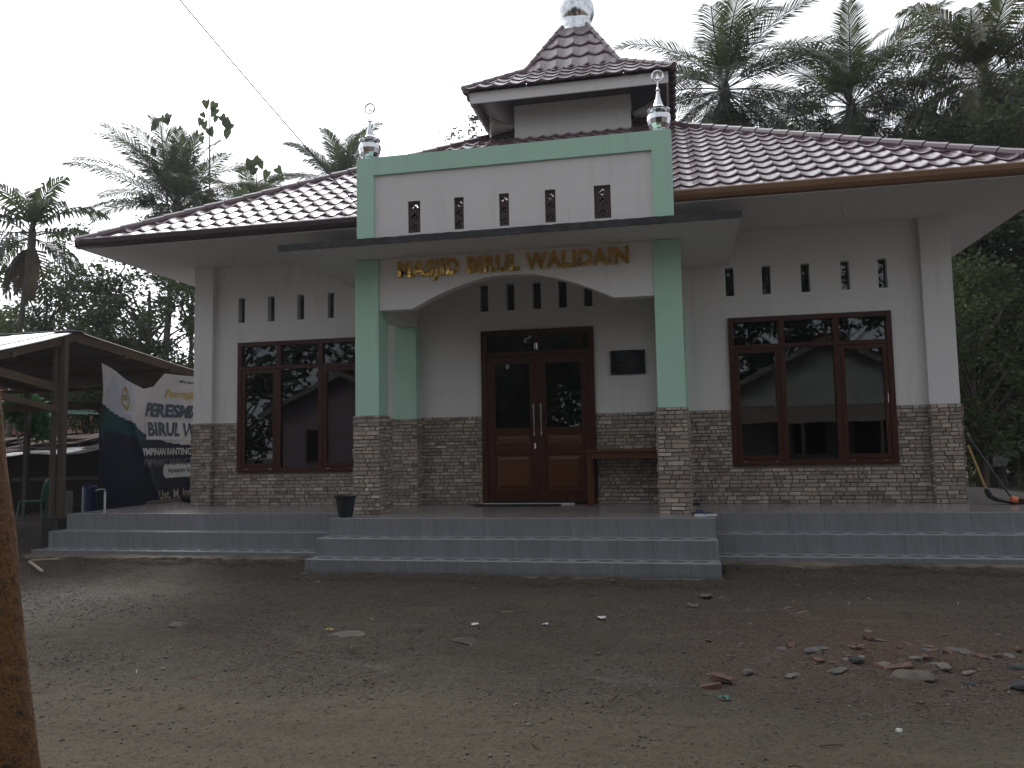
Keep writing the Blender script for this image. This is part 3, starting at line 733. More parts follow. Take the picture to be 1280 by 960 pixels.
# platform and steps
def tbox(name, x0, x1, y0, y1, z1, mat, z0=-.85):
    mb = MB(); mb.box(x0, x1, y0, y1, z0, z1, bev=.006); return mb.build(name, mat, mq, loc=((x0 + x1) / 2, (y0 + y1) / 2, z1))
M_plat = [M['riser'], M['floor']]
def plat(x0, x1, y0, y1):
    mb = MB(); mb.box(x0, x1, y0, y1, -.85, -.004, bev=.004); o = mb.build('platform', M['riser'], mq)
    m2 = MB(); m2.box(x0 + .10, x1 - .10 if x1 > .5 else x1 - .1, y0 + .10, y1 - .001, -.0035, .0005); m2.build('floor_tiling', M['floor'], o)
plat(-9.2, 5.5, 10.6, 16.0)
mb = MB(); mb.box(-4.52, .43, 9.81, 10.598, -.85, -.002, bev=.004); o = mb.build('porch_platform', M['riser'], mq)
m2 = MB(); m2.box(-4.42, .33, 9.91, 10.69, -.0015, .0025); m2.build('floor_tiling', M['floor'], o)
tbox('step', -4.55, .44, 9.50, 9.82, -.225, M['step']); tbox('step', -4.57, .45, 9.22, 9.51, -.45, M['step'])
for x0, x1 in ((-9.23, -4.556), (.446, 5.8)):
    tbox('step', x0, x1, 10.28, 10.61, -.235, M['step'] if x0 > 0 else M['riser']); tbox('step', x0 - (.02 if x0 < 0 else -.006), x1, 9.98, 10.29, -.47, M['step'])

# crumbling mortar skirt along the foot of the steps
def skirt(x0, x1, yf, z, w, seed):
    n_ = int((x1 - x0) / .04); vs = []; K = 7
    for i in range(n_ + 1):
        x = x0 + (x1 - x0) * i / n_; o_ = w * (.55 + .9 * noise.noise(Vector((x * 1.1, seed, 0))) + .35 * noise.noise(Vector((x * 5, seed, 2))) + .15 * noise.noise(Vector((x * 17, seed, 3)))); o_ = max(.02, o_)
        for k in range(K):
            t_ = k / (K - 1); h = z + .025 * (1 - t_) + .012 * noise.noise(Vector((x * 9, t_ * 3, seed))) if t_ < .95 else z - .10
            vs.append((x, yf + .01 - o_ * min(1, t_ * 1.08), h))
    m2 = MB(); m2.add(vs, [(i * K + k, i * K + k + 1, (i + 1) * K + k + 1, (i + 1) * K + k) for i in range(n_) for k in range(K - 1)]); return m2.build('mortar_skirt', M['mortar'], mq)
skirt(-9.3, -4.6, 9.98, -.540, .42, 1); skirt(.46, 6.0, 9.98, -.548, .32, 2); skirt(-4.62, .47, 9.22, -.638, .10, 3)

# gold letters
SIGN = 'MASJID BIRUL WALIDAIN'
vs, fs = textmesh(SIGN, .36, .015, 0, .014, 1.10)
xs_ = [v[0] for v in vs]; zs_ = [v[1] for v in vs]; wx = max(xs_) - min(xs_); mnx = min(xs_); mv = textmesh('MDR', .36, .014)[0]; mnz = min(v[1] for v in mv); wz = max(v[1] for v in mv) - mnz
def mapsign(v): return (-3.74 + (v[0] - mnx) / wx * 3.21, 10.382 - v[2], 3.285 + (v[1] - mnz) / wz * .235)
adj = {}
for fi, f_ in enumerate(fs):
    for v_ in f_: adj.setdefault(v_, []).append(fi)
seen = set(); comps = []
for fi in range(len(fs)):
    if fi in seen: continue
    st_ = [fi]; seen.add(fi); cp = []
    while st_:
        k_ = st_.pop(); cp.append(k_)
        for v_ in fs[k_]:
            for g_ in adj[v_]:
                if g_ not in seen: seen.add(g_); st_.append(g_)
    comps.append(cp)
# text meshes keep front, side and back apart: merge pieces whose x range overlaps
items = []
for cp in comps:
    X_ = [vs[v_][0] for k_ in cp for v_ in fs[k_]]; items.append([min(X_), max(X_), cp])
items.sort(key=lambda t_: t_[0]); letters = []
for it in items:
    if letters and it[0] < letters[-1][1] - .002 * wx / 3: letters[-1][1] = max(letters[-1][1], it[1]); letters[-1][2] = letters[-1][2] + it[2]
    else: letters.append(it)
for (p_, q_, cp) in letters:
    used = sorted({v_ for k_ in cp for v_ in fs[k_]}); ix = {v_: i_ for i_, v_ in enumerate(used)}
    m2 = MB(); m2.add([mapsign(vs[v_]) for v_ in used], [tuple(ix[v_] for v_ in fs[k_]) for k_ in cp]); m2.build('gold_letter', M['gold'], mq)

# plaque
pq = empty('plaque', (-.685, 12.195, 1.98), 'small black granite plaque with white lettering on the wall right of the door', 'plaque')
mb = MB(); mb.box(-.95, -.42, 12.17, 12.198, 1.97, 2.345, bev=.004); mb.build('slab', M['granite'], pq)
mb = MB(); r = random.Random(5)
for k in range(9):
    z = 2.30 - k * .034; w = r.uniform(.14, .2) if k % 4 else .09; x = -.685 - w
    while x < -.685 + w:
        l = r.uniform(.008, .028); mb.box(x, x + l, 12.168, 12.1695, z - .0035, z + .0035); x += l + .007
for (p, q, s_, t_) in ((-.935, -.435, 1.985, 1.988), (-.935, -.435, 2.327, 2.330), (-.935, -.932, 1.989, 2.326), (-.438, -.435, 1.989, 2.326)): mb.box(p, q, 12.168, 12.1695, s_, t_)
mb.build('inscription', M['stone_pale'], pq)
# bulb holders under the eaves
for x, y, lab in ((-7.0, 11.55, 'empty white lamp socket under the left eave'), (2.35, 11.25, 'empty white lamp socket under the right eave')):
    mb = MB(); mb.lathe([(.045, 0), (.045, -.02), (.022, -.03), (.022, -.08), (.03, -.085), (.03, -.11), (.02, -.115)], (x, y, ZC - .001), 14)
    tag(mb.build('lamp_socket', M['white_plastic']), lab, 'lamp socket')

# ------------------------------------------------------------------ things on the porch
tb = empty('table', (-.63, 11.9, 0), 'narrow red brown wooden table against the wall behind the right column', 'table')
mb = MB(); mb.box(-1.31, .05, 11.62, 12.13, .79, .825, bev=.004); mb.build('tabletop', M['table_wood'], tb)
mb = MB(); mb.box(-1.235, -.02, 11.655, 11.68, .70, .789); mb.box(-1.235, -.02, 12.07, 12.095, .70, .789); mb.box(-1.29, -1.265, 11.71, 12.04, .70, .789); mb.box(.005, .03, 11.71, 12.04, .70, .789); mb.build('apron', M['table_wood'], tb)
for x in (-1.295, -.02):
    for y in (11.64, 12.045): mb = MB(); mb.box(x, x + .06, y, y + .06, .003, .789, bev=.003); mb.build('leg', M['mahogany_panel'], tb)
bn = empty('waste_bin', (-4.36, 9.98, 0), 'dark plastic waste basket at the edge of the porch in front of the left column', 'waste bin')
mb = MB(); mb.lathe([(.085, .003), (.09, .0), (.135, .262), (.15, .262), (.152, .285), (.14, .285), (.128, .265), (.085, .012)], (-4.36, 9.98, .003), 28); mb.build('basket', M['dark_plastic'], bn, smooth=False)
mb = MB()
for k in range(7):
    for j in range(4):
        a_ = R(-118 + k * 7); zz = .16 + j * .02; rr = .09 + .045 * zz / .262 * 1.0 + .0015
        mb.box(-4.36 + rr * math.cos(a_) - .003, -4.36 + rr * math.cos(a_) + .003, 9.98 + rr * math.sin(a_) - .002, 9.98 + rr * math.sin(a_) + .001, zz, zz + .009)
mb.build('perforation', M['stone_grey'], bn)
def sandal(x, y, rot, mat, lab, z=.003):
    o = empty('sandal', (x, y, z), lab, 'sandal', 'sandals beside the right column')
    out = [(-.035, -.12), (0, -.135), (.035, -.12), (.032, 0), (.045, .08), (.03, .13), (-.005, .14), (-.038, .11), (-.04, .04), (-.032, -.02)]
    c_, s_ = math.cos(rot), math.sin(rot); out = [(x + c_ * u - s_ * v, y + s_ * u + c_ * v) for u, v in out]
    m2 = MB(); m2.prism(out, 'z', z, z + .022); m2.build('sole', mat, o)
    def W3(u, v, w): return (x + c_ * u - s_ * v, y + s_ * u + c_ * v, z + w)
    m2 = MB()
    for q in (-1, 1): m2.tube([W3(q * .036, .0, .02), W3(q * .03, .035, .055), W3(0, .075, .045), W3(0, .085, .02)], .008, 6)
    m2.build('strap', M['blue_plastic'], o)
sandal(.33, 10.12, R(80), M['white_plastic'], 'white sandal with blue straps beside the right column, on the platform edge')
sandal(.30, 10.30, R(70), M['black'], 'dark sandal just behind the white one beside the right column')
sandal(.25, 12.0, R(20), M['dark_plastic'], 'dark sandal farther back at the wall behind the right column')
mb = MB(); mb.box(-3.05, -1.75, 11.70, 12.05, .003, .014, bev=.003); tag(mb.build('door_mat', M['black']), 'thin dark doormat lying along the foot of the wooden double door', 'doormat')
# brooms at the right corner
br = empty('broom', (4.15, 11.9, 0), 'palm rib broom with yellow handle leaning on the right corner of the wall', 'broom', 'brooms at the right corner')
mb = MB(); mb.tube([(3.97, 12.06, .80), (4.12, 11.92, .17)], .016, 8); mb.build('handle', M['yellow_wood'], br)
mb = MB(); r = random.Random(2)
for i in range(90):
    a_ = r.gauss(0, 1); b_ = r.gauss(0, 1); mb.tube([(4.12 + a_ * .008, 11.92 + b_ * .008, .19), (4.15 + a_ * .014, 11.9 + b_ * .02, .08 + abs(a_) * .01), (4.22 + a_ * .02, 11.86 + b_ * .03, .035 + abs(a_) * .012), (4.42 + r.uniform(-.06, .08), 11.80 + b_ * .045, .008 + abs(b_) * .008)], [.006, .005, .004, .002], 4, caps=False)
mb.build('bristles', M['rib'], br)
mb = MB(); mb.lathe([(.022, -.02), (.03, 0), (.028, .05), (.02, .06)], (4.12, 11.92, .15), 10); mb.build('binding', M['rib'], br)
bm_ = empty('push_broom', (4.5, 11.88, 0), 'long broom with black handle and orange brown head leaning across the right corner', 'broom', 'brooms at the right corner')
mb = MB(); mb.tube([(3.96, 12.10, .97), (4.40, 11.90, .10)], .013, 8); mb.build('handle', M['dark_plastic'], bm_)
mb = MB(); mb.lathe([(.02, .0), (.06, .02), (.065, .06), (.05, .10), (.02, .11)], (4.38, 11.9, .06), 14, axis=(1, -.2, -.25)); mb.build('head', M['orange_plastic'], bm_)
mb = MB(); r = random.Random(4)
for i in range(120):
    b_ = r.gauss(0, 1); c_ = r.uniform(.01, .07); mb.tube([(4.47, 11.88 + b_ * .02, c_), (4.64, 11.85 + b_ * .05, c_ * .9), (4.80 + r.uniform(-.04, .04), 11.83 + b_ * .07, c_ * .6)], [.006, .005, .003], 4, caps=False)
mb.build('bristles', M['fibre'], bm_)

# ------------------------------------------------------------------ GROUND
def hgt(x, y):
    b = -.655
    n1 = noise.noise(Vector((x * .5, y * .5, 0))) * .03 + noise.noise(Vector((x * 1.7, y * 1.7, 3))) * .034 + noise.noise(Vector((x * 5, y * 5, 7))) * .026 + noise.noise(Vector((x * 14, y * 14, 9))) * .011
    k = min(1, max(0, (y - 3.8) / 1.4)); n1 *= (.3 + .7 * k)
    if y < 5: n1 += .020 * math.sin(y * 3.1 + .6 * noise.noise(Vector((x * .4, 0, 0))))
    wing = 1 if (x < -4.6 or x > .5) else 0
    e = min(1, max(0, (y - (8.9 if wing else 8.7)) / .7)); b += e * (.055 if wing else .01)
    # crumbling mortar lip against the steps
    foot = 9.97 if wing else 9.22
    lip = 1 if foot - .34 - .16 * noise.noise(Vector((x * 1.3, 0, 4))) - .05 * noise.noise(Vector((x * 6, 0, 4))) < y < foot + .3 else 0
    if lip and noise.noise(Vector((x * .9, 5, 4))) > -.35: b += .035
    d = math.hypot((x - 1.42) / 1.0, (y - 5.95) / .6); b += .05 * max(0, 1 - d * d) * (1 + 1.0 * noise.noise(Vector((x * 7, y * 7, 1))))
    if x < -9.5: b += min(1, max(0, (y - 10.8) / 2.5)) * .17
    if y > 11 and x > 4.5: b += .03
    return b + n1
def axis(lo, hi, step, far, grow=1.22):
    a = list(np.arange(lo, hi + 1e-6, step)); s_ = step; l = []; x = lo
    while x > -far: s_ = min(s_ * grow, 12); x -= s_; l.append(x)
    s_ = step; x = hi; h = []
    while x < far: s_ = min(s_ * grow, 12); x += s_; h.append(x)
    return np.array(l[::-1] + a + h)
gx = axis(-10.2, 6.0, .035, 120); gy = axis(3.0, 10.2, .03, 120)
H = np.zeros((len(gy), len(gx)), dtype=np.float32)
for j, y in enumerate(gy):
    for i, x in enumerate(gx): H[j, i] = hgt(float(x), float(y)) if -60 < y < 60 and abs(x) < 60 else -.655
GX, GY = np.meshgrid(gx, gy); V_ = np.stack([GX, GY, H], -1).reshape(-1, 3); nx_ = len(gx)
jj, ii = np.meshgrid(np.arange(len(gy) - 1), np.arange(nx_ - 1), indexing='ij'); q = jj * nx_ + ii
F_ = np.stack([q, q + 1, q + nx_ + 1, q + nx_], -1).reshape(-1, 4)
cyy = ((gy[:-1] + gy[1:]) / 2)[jj].reshape(-1); cxx = ((gx[:-1] + gx[1:]) / 2)[ii].reshape(-1)
edge_ = 4.75 + .25 * np.sin(cxx * .9) + .1 * np.sin(cxx * 2.7 + 1); isroad = (cyy < edge_) & (cyy > -3.0)
def sub(name, mask, lab, cat):
    f = F_[mask]; u, inv = np.unique(f, return_inverse=True); o = npmesh(name, V_[u], inv.reshape(f.shape), M['ground'], smooth=True)
    return tag(o, lab, cat, kind='structure')
sub('ground', ~isroad, 'dark gravelly yard in front of the mosque steps', 'ground')
sub('dirt_road', isroad, 'brown packed earth track across the foot of the picture', 'road')

def stone_bm(r, sx, sy, sz, ang=True):
    bm = bmesh.new()
    pts = [Vector((r.uniform(-1, 1), r.uniform(-1, 1), r.uniform(-1, 1))).normalized() for _ in range(34)]
    vs = [bm.verts.new((p.x * sx, p.y * sy, p.z * sz)) for p in pts]; bmesh.ops.convex_hull(bm, input=vs)
    bmesh.ops.delete(bm, geom=[v for v in bm.verts if not v.link_faces], context='VERTS'); return bm
def put_stone(name, mat, x, y, s, lab, cat, grp, r, flat=.45, elong=1.4, sink=.3):
    bm = stone_bm(r, s * elong, s, s * flat); bmesh.ops.rotate(bm, verts=bm.verts, cent=(0, 0, 0), matrix=Matrix.Rotation(r.uniform(0, 6), 3, 'Z') @ Matrix.Rotation(r.uniform(-.2, .2), 3, 'X'))
    me = bpy.data.meshes.new(name); bm.to_mesh(me); bm.free(); me.materials.append(mat)
    o = bpy.data.objects.new(name, me); COL.objects.link(o); o.location = (x, y, hgt(x, y) + s * flat * (1 - 2 * sink) * .9); return tag(o, lab, cat, grp)
def put_brick(x, y, l, w, h, rot, lab, r, mat=None, name='brick_fragment', grp='broken bricks in the rubble'):
    bm = bmesh.new(); bmesh.ops.create_cube(bm, size=1)
    for v in bm.verts: v.co = Vector((v.co.x * l + r.uniform(-.14, .14) * l, v.co.y * w + r.uniform(-.12, .12) * w, v.co.z * h + r.uniform(-.12, .12) * h))
    bmesh.ops.bevel(bm, geom=bm.edges[:], offset=min(w, h) * .12, segments=1, affect='EDGES')
    bmesh.ops.rotate(bm, verts=bm.verts, cent=(0, 0, 0), matrix=Matrix.Rotation(rot, 3, 'Z') @ Matrix.Rotation(r.uniform(-.25, .25), 3, 'Y'))
    me = bpy.data.meshes.new(name); bm.to_mesh(me); bm.free(); me.materials.append(mat or M['brick'])
    o = bpy.data.objects.new(name, me); COL.objects.link(o); o.location = (x, y, hgt(x, y) + h * .18); return tag(o, lab, 'brick', grp)
r = random.Random(11)
put_brick(.17, 5.37, .16, .07, .035, .1, 'orange brick piece lying alone left of the rubble, with another on it', r)
put_brick(.24, 5.43, .13, .06, .03, -.3, 'orange brick piece, the upper of the lone pair left of the rubble', r).location.z += .03
put_brick(1.39, 5.75, .17, .08, .045, -.05, 'bright orange broken brick at the front of the rubble patch', r)
for i in range(34):
    x = 1.35 + r.gauss(0, .45); y = 6.3 + r.gauss(0, .30)
    put_brick(x, y, r.uniform(.025, .10), r.uniform(.02, .06), r.uniform(.012, .03), r.uniform(0, 3), 'broken red orange brick piece in the rubble patch', r)
for i in range(30):
    x = 1.3 + r.gauss(0, .5); y = 6.3 + r.gauss(0, .38)
    put_stone('rubble_stone', M['stone_pale'] if i % 2 else M['stone_grey'], x, y, r.uniform(.014, .05), 'pale flat stone among the broken bricks of the rubble patch', 'stone', 'pale stones in the rubble', r, .35, 1.7)
put_stone('rubble_stone', M['stone_pale'], 1.32, 5.85, .045, 'long pale slab in the middle of the rubble patch', 'stone', 'pale stones in the rubble', r, .3, 1.7)
put_stone('rubble_stone', M['stone_pale'], 1.68, 5.92, .06, 'largest pale stone of the rubble patch, at its right', 'stone', 'pale stones in the rubble', r, .4, 1.4)
put_stone('rock', M['stone_dark'], 1.14, 5.85, .05, 'dark greenish rock at the front of the rubble patch', 'rock', 'dark rocks', r, .6, 1.3)
put_stone('rock', M['stone_dark'], 1.76, 5.58, .035, 'small dark rock right of the grey mortar lump', 'rock', 'dark rocks', r, .5, 2.0)
put_stone('rock', M['stone_dark'], 2.08, 5.55, .085, 'big dark rock at the right edge of the yard', 'rock', 'dark rocks', r, .45, 1.5)
put_stone('rock', M['stone_dark'], 2.2, 5.95, .055, 'dark rock just behind the big one at the right edge', 'rock', 'dark rocks', r, .45, 1.5)
put_stone('rock', M['stone_grey'], .42, 5.62, .035, 'rounded grey stone between the lone brick pair and the rubble', 'rock', None, r, .8, 1.3)
put_stone('mortar_lump', M['mortar'], 1.42, 5.60, .12, 'flat crusty lump of grey mortar at the front of the rubble', 'mortar lump', None, r, .24, 1.4, .47)
put_stone('flat_stone', M['mortar'], -2.72, 6.27, .10, 'pale flat stone half buried in the yard left of centre', 'stone', None, r, .22, 1.6, .46)
put_stone('flat_stone', M['mortar'], -4.45, 6.5, .08, 'flat stone flush with the ground at the far left of the yard', 'stone', None, r, .2, 1.7, .46)
put_stone('flat_stone', M['mortar'], -1.75, 6.35, .10, 'flat pinkish stone flush with the ground in the middle of the yard', 'stone', None, r, .2, 1.7, .46)
put_stone('pebble', M['paper'], 1.10, 4.62, .018, 'small white pebble on the dirt road', 'pebble', None, r, .8, 1.2)
for i in range(60):
    x = r.uniform(-4.8, 2.8); y = r.uniform(4.2, 9.0)
    put_stone('loose_stone', M['stone_grey'] if r.random() < .7 else M['stone_pale'], x, y, r.uniform(.008, .02), 'small loose grey stone on the dark yard', 'stone', 'small stones strewn over the yard', r, .55, 1.4)
# litter
def litter(name, x, y, s, mat, lab, cat, grp=None, seed=0):
    q = random.Random(seed); m2 = MB(); n_ = 5; vs = []
    for j in range(n_):
        for i in range(n_): vs.append((x + (i / (n_ - 1) - .5) * s * q.uniform(.8, 1.1), y + (j / (n_ - 1) - .5) * s * .8 * q.uniform(.8, 1.1), hgt(x, y) + .012 + q.uniform(0, s * .28)))
    m2.add(vs, [(j * n_ + i, j * n_ + i + 1, (j + 1) * n_ + i + 1, (j + 1) * n_ + i) for j in range(n_ - 1) for i in range(n_ - 1)]); o = m2.build(name, mat, loc=(x, y, hgt(x, y)))
    return tag(o, lab, cat, grp)
litter('paper_scrap', -.71, 7.26, .08, M['paper'], 'crumpled white paper scrap in the middle of the yard', 'litter', 'litter on the yard', 1)
litter('paper_scrap', -1.17, 6.95, .05, M['paper'], 'tiny white paper scrap left of the larger one', 'litter', 'litter on the yard', 2)
litter('paper_scrap', -1.75, 6.72, .06, M['paper'], 'white scrap near the flat pinkish stone', 'litter', 'litter on the yard', 3)
litter('yellow_leaf', -2.92, 6.36, .06, M['yellow_leaf'], 'fallen bright yellow leaf on the left of the yard', 'leaf', None, 4)
litter('plastic_scrap', .23, 5.06, .07, M['teal_plastic'], 'flattened teal plastic scrap in front of the brick pair', 'litter', 'litter on the yard', 5)
litter('paper_scrap', .25, 8.35, .12, M['stone_pale'], 'pale crumpled scrap at the foot of the right end of the porch steps', 'litter', 'litter on the yard', 6)
litter('paper_scrap', .1, 7.85, .10, M['stone_pale'], 'pale scrap on the ground in front of the right end of the porch steps', 'litter', 'litter on the yard', 7)
m2 = MB(); m2.beam((-8.75, 9.42, -.55), (-8.02, 8.85, -.585), .03, .02); m2.beam((-8.72, 9.42, -.53), (-8.45, 9.6, -.535), .025, .02)
tag(m2.build('white_batten', M['cream_ink']), 'broken white batten lying at the left end of the steps', 'batten')
for i in range(45):
    x = r.uniform(-5.2, 2.9); y = r.uniform(4.0, 9.1); a_ = r.uniform(0, 3.1); l_ = r.uniform(.04, .16); z = hgt(x, y) + .008; m2 = MB()
    dx, dy = math.cos(a_) * l_, math.sin(a_) * l_; m2.tube([(x, y, z), (x + dx * .5 + r.uniform(-.01, .01), y + dy * .5, z + .006), (x + dx, y + dy, z)], [.003, .0035, .002], 5)
    tag(m2.build('dry_twig', M['fibre'] if i % 3 else M['cream_ink'], loc=(x, y, z)), 'thin dry twig lying on the yard', 'twig', 'dry twigs on the yard')
for i in range(45):
    x = r.uniform(-5.2, 2.9); y = r.uniform(4.4, 9.1); litter('dead_leaf', x, y, r.uniform(.025, .055), M['dry_leaf'], 'small brown dead leaf on the yard', 'leaf', 'dead leaves on the yard', 100 + i)
# gravel: far too many to count
rg = np.random.default_rng(5); N = 130000
yy = 3.2 + (9.75 - 3.2) * rg.random(N) ** .72; xx = -.1 + (rg.random(N) * 1.28 - .84) * (yy + 1.2) * .98
keep = (rg.random(N) < np.where(yy < 4.7, .35, 1.0)); xx = xx[keep]; yy = yy[keep]; N = len(xx)
cl = np.array([noise.noise(Vector((float(a_) * .9, float(b_) * .9, 2))) for a_, b_ in zip(xx, yy)]); kp = (cl > rg.random(N) * .9 - .55) & ~((yy > 9.2) & (xx > -4.7) & (xx < .55)); xx = xx[kp]; yy = yy[kp]; N = len(xx)
ss = np.clip(np.exp(rg.normal(-5.45, .5, N)), .0022, .015)
zz = np.array([hgt(float(a_), float(b_)) for a_, b_ in zip(xx, yy)]) + ss * .15
base = np.array([[1, 0, 0], [-1, 0, 0], [0, 1, 0], [0, -1, 0], [0, 0, .7], [0, 0, -.7]], dtype=float)
tri = np.array([[0, 2, 4], [2, 1, 4], [1, 3, 4], [3, 0, 4], [2, 0, 5], [1, 2, 5], [3, 1, 5], [0, 3, 5]])
Pv = base[None] * (ss[:, None, None]) * rg.uniform(.6, 1.5, (N, 6, 1)); an = rg.random(N) * 6.28; c_, s_ = np.cos(an)[:, None], np.sin(an)[:, None]
Px = Pv[..., 0] * c_ - Pv[..., 1] * s_; Py = Pv[..., 0] * s_ + Pv[..., 1] * c_
Vg = np.stack([Px + xx[:, None], Py + yy[:, None], Pv[..., 2] * .8 + zz[:, None]], -1).reshape(-1, 3); Fg = (tri[None] + (np.arange(N) * 6)[:, None, None]).reshape(-1, 3)
gm, t = newmat('gravel_bits'); c = t.ramp(t.n('ShaderNodeNewGeometry').outputs['Random Per Island'], [(0, (.06, .054, .05)), (.45, (.11, .098, .088)), (.7, (.16, .14, .12)), (.86, (.10, .055, .038)), (.95, (.22, .20, .175)), (1, (.06, .05, .04))]); t.out(t.bsdf(c, .9, 0, None, .25))
tag(npmesh('gravel', Vg, Fg, gm), 'loose gravel and grit spread over the yard', 'gravel', kind='stuff')

# ------------------------------------------------------------------ VEGETATION
def leaves_at(C_, rad, n_, size, g, squash=.75, asp=.5, droop=.0):
    """n_ diamond leaves around each centre"""
    C_ = np.asarray(C_); m_ = len(C_); P = np.repeat(C_, n_, 0); rad = np.repeat(np.asarray(rad), n_)
    d = g.normal(size=(len(P), 3)); d /= np.linalg.norm(d, axis=1)[:, None]; rr = rad * g.random(len(P)) ** .45
    P = P + d * rr[:, None] * np.array([1, 1, squash])
    a = g.normal(size=(len(P), 3)); a[:, 2] = a[:, 2] * .6 - droop; a /= np.linalg.norm(a, axis=1)[:, None]
    u = g.normal(size=(len(P), 3)); u[:, 2] += .0; b = np.cross(a, u); b /= np.linalg.norm(b, axis=1)[:, None]
    s_ = size * g.uniform(.6, 1.35, len(P)); a *= s_[:, None]; b *= (s_ * asp)[:, None] * .5
    nn = np.cross(a, b); nn /= (np.linalg.norm(nn, axis=1)[:, None] + 1e-9)
    V = np.stack([P, P + a * .45 + b + nn * s_[:, None] * .08, P + a, P + a * .45 - b + nn * s_[:, None] * .08], 1).reshape(-1, 3); F = np.arange(len(P) * 4).reshape(-1, 4)
    return V, F
def tree(x, y, z0, top, crown_r, trunk_r, label, group, seed, leaf='leaf_a', nclus=60, nleaf=110, lsize=.16, low=.35, cr=.55, zs=1.0, asp=.5, name='tree', lean=(0, 0), droop=0.0, thin=1.0):
    g = np.random.default_rng(seed); r = random.Random(seed); o = empty(name, (x, y, z0), label, 'tree', group)
    Ht = top - z0; mb = MB(); cen = []; rads = []
    tz = z0 + Ht * low; ty = [Vector((x + lean[0] * k / 6 + r.uniform(-.08, .08) * (k > 0), y + lean[1] * k / 6 + r.uniform(-.08, .08) * (k > 0), z0 - .1 + (Ht * .86) * k / 6)) for k in range(7)]
    mb.tube(ty, [trunk_r * (1 - .13 * k) for k in range(7)], 8)
    czm = (tz + top) / 2; hz = (top - tz) / 2
    for i in range(nclus):
        d = Vector((r.gauss(0, 1), r.gauss(0, 1), r.gauss(0, 1))).normalized(); q = r.uniform(.35, 1) ** .6
        k = 1 + .28 * noise.noise(d * 1.7 + Vector((seed, 0, 0)))
        p = Vector((x + lean[0] * .6 + d.x * crown_r * q * k, y + lean[1] * .6 + d.y * crown_r * q * k, czm + d.z * hz * q * k)); cen.append(p); rads.append(cr * r.uniform(.55, 1.25))
        if i % 2 == 0:
            hb = min(max((p.z - z0 - Ht * .15 - q * .6) / (Ht * .86), .2), .92) * 6; k0 = int(hb); s0 = ty[k0].lerp(ty[min(k0 + 1, 6)], hb - k0)
            mid = s0.lerp(p, .5) + Vector((r.uniform(-.2, .2), r.uniform(-.2, .2), r.uniform(.0, .35)))
            rb = trunk_r * .32 * r.uniform(.6, 1.1); mb.tube([s0, mid, p], [rb, rb * .6, rb * .2], 5, caps=False)
            for _ in range(3):
                e = p + Vector((r.gauss(0, .4), r.gauss(0, .4), r.gauss(0, .3))) * cr; mb.tube([mid.lerp(p, r.uniform(.3, .9)), e], [rb * .3, rb * .1], 4, caps=False)
    mb.build('trunk', M['bark'], o)
    V, F = leaves_at(np.array([c[:] for c in cen]), rads, int(nleaf * thin), lsize, g, .75, asp, droop)
    npmesh('crown', V, F, M[leaf], o); return o

def frond(V, F, c, az, el, L, g, droop=1.1, ll=.75, nl=44, w=.045, hang=.5, twist=0.0):
    """one coconut frond: rachis and paired leaflets"""
    n_ = 12; pts = []; p = Vector(c); e = el; ds = L / n_
    for i in range(n_ + 1):
        pts.append(p.copy()); d = Vector((math.cos(az) * math.cos(e), math.sin(az) * math.cos(e), math.sin(e))); p = p + d * ds
        e -= droop / n_ * (.5 + 1.2 * i / n_); az += twist / n_
    for i in range(n_):
        a, b = pts[i], pts[i + 1]; r0 = .035 * (1 - i / n_) + .006; sd = Vector((-math.sin(az), math.cos(az), 0)) * r0; up = Vector((0, 0, r0))
        k = len(V); V += [a - sd, a + sd, a + up, b - sd * .9, b + sd * .9, b + up * .9]; F += [(k, k + 3, k + 5, k + 2), (k + 2, k + 5, k + 4, k + 1), (k, k + 1, k + 4, k + 3)]
    for j in range(nl):
        t = .14 + .86 * (j + .5) / nl; q = t * n_; i = min(int(q), n_ - 1); P = pts[i].lerp(pts[i + 1], q - i); d = (pts[i + 1] - pts[i]).normalized()
        side = d.cross(Vector((0, 0, 1))).normalized(); up = side.cross(d)
        le = ll * (math.sin(math.pi * min(1, t * .93 + .05)) ** .55 * .85 + .15) * g.uniform(.85, 1.12)
        for s_ in (-1, 1):
            f_ = (side * s_ * (1 - .35 * t) + d * (.45 + .75 * t) + up * g.uniform(.05, .3)).normalized()
            m_ = P + f_ * le * .5; tp = m_ + (f_ * (1 - hang * .6) + Vector((0, 0, -hang))).normalized() * le * .5 * g.uniform(.85, 1.15)
            ww = d * w * .5 * g.uniform(.7, 1.2); k = len(V)
            V += [P - ww * .6, P + ww * .6, m_ + ww, m_ - ww, tp]; F += [(k, k + 1, k + 2, k + 3), (k + 3, k + 2, k + 4, k + 4)]
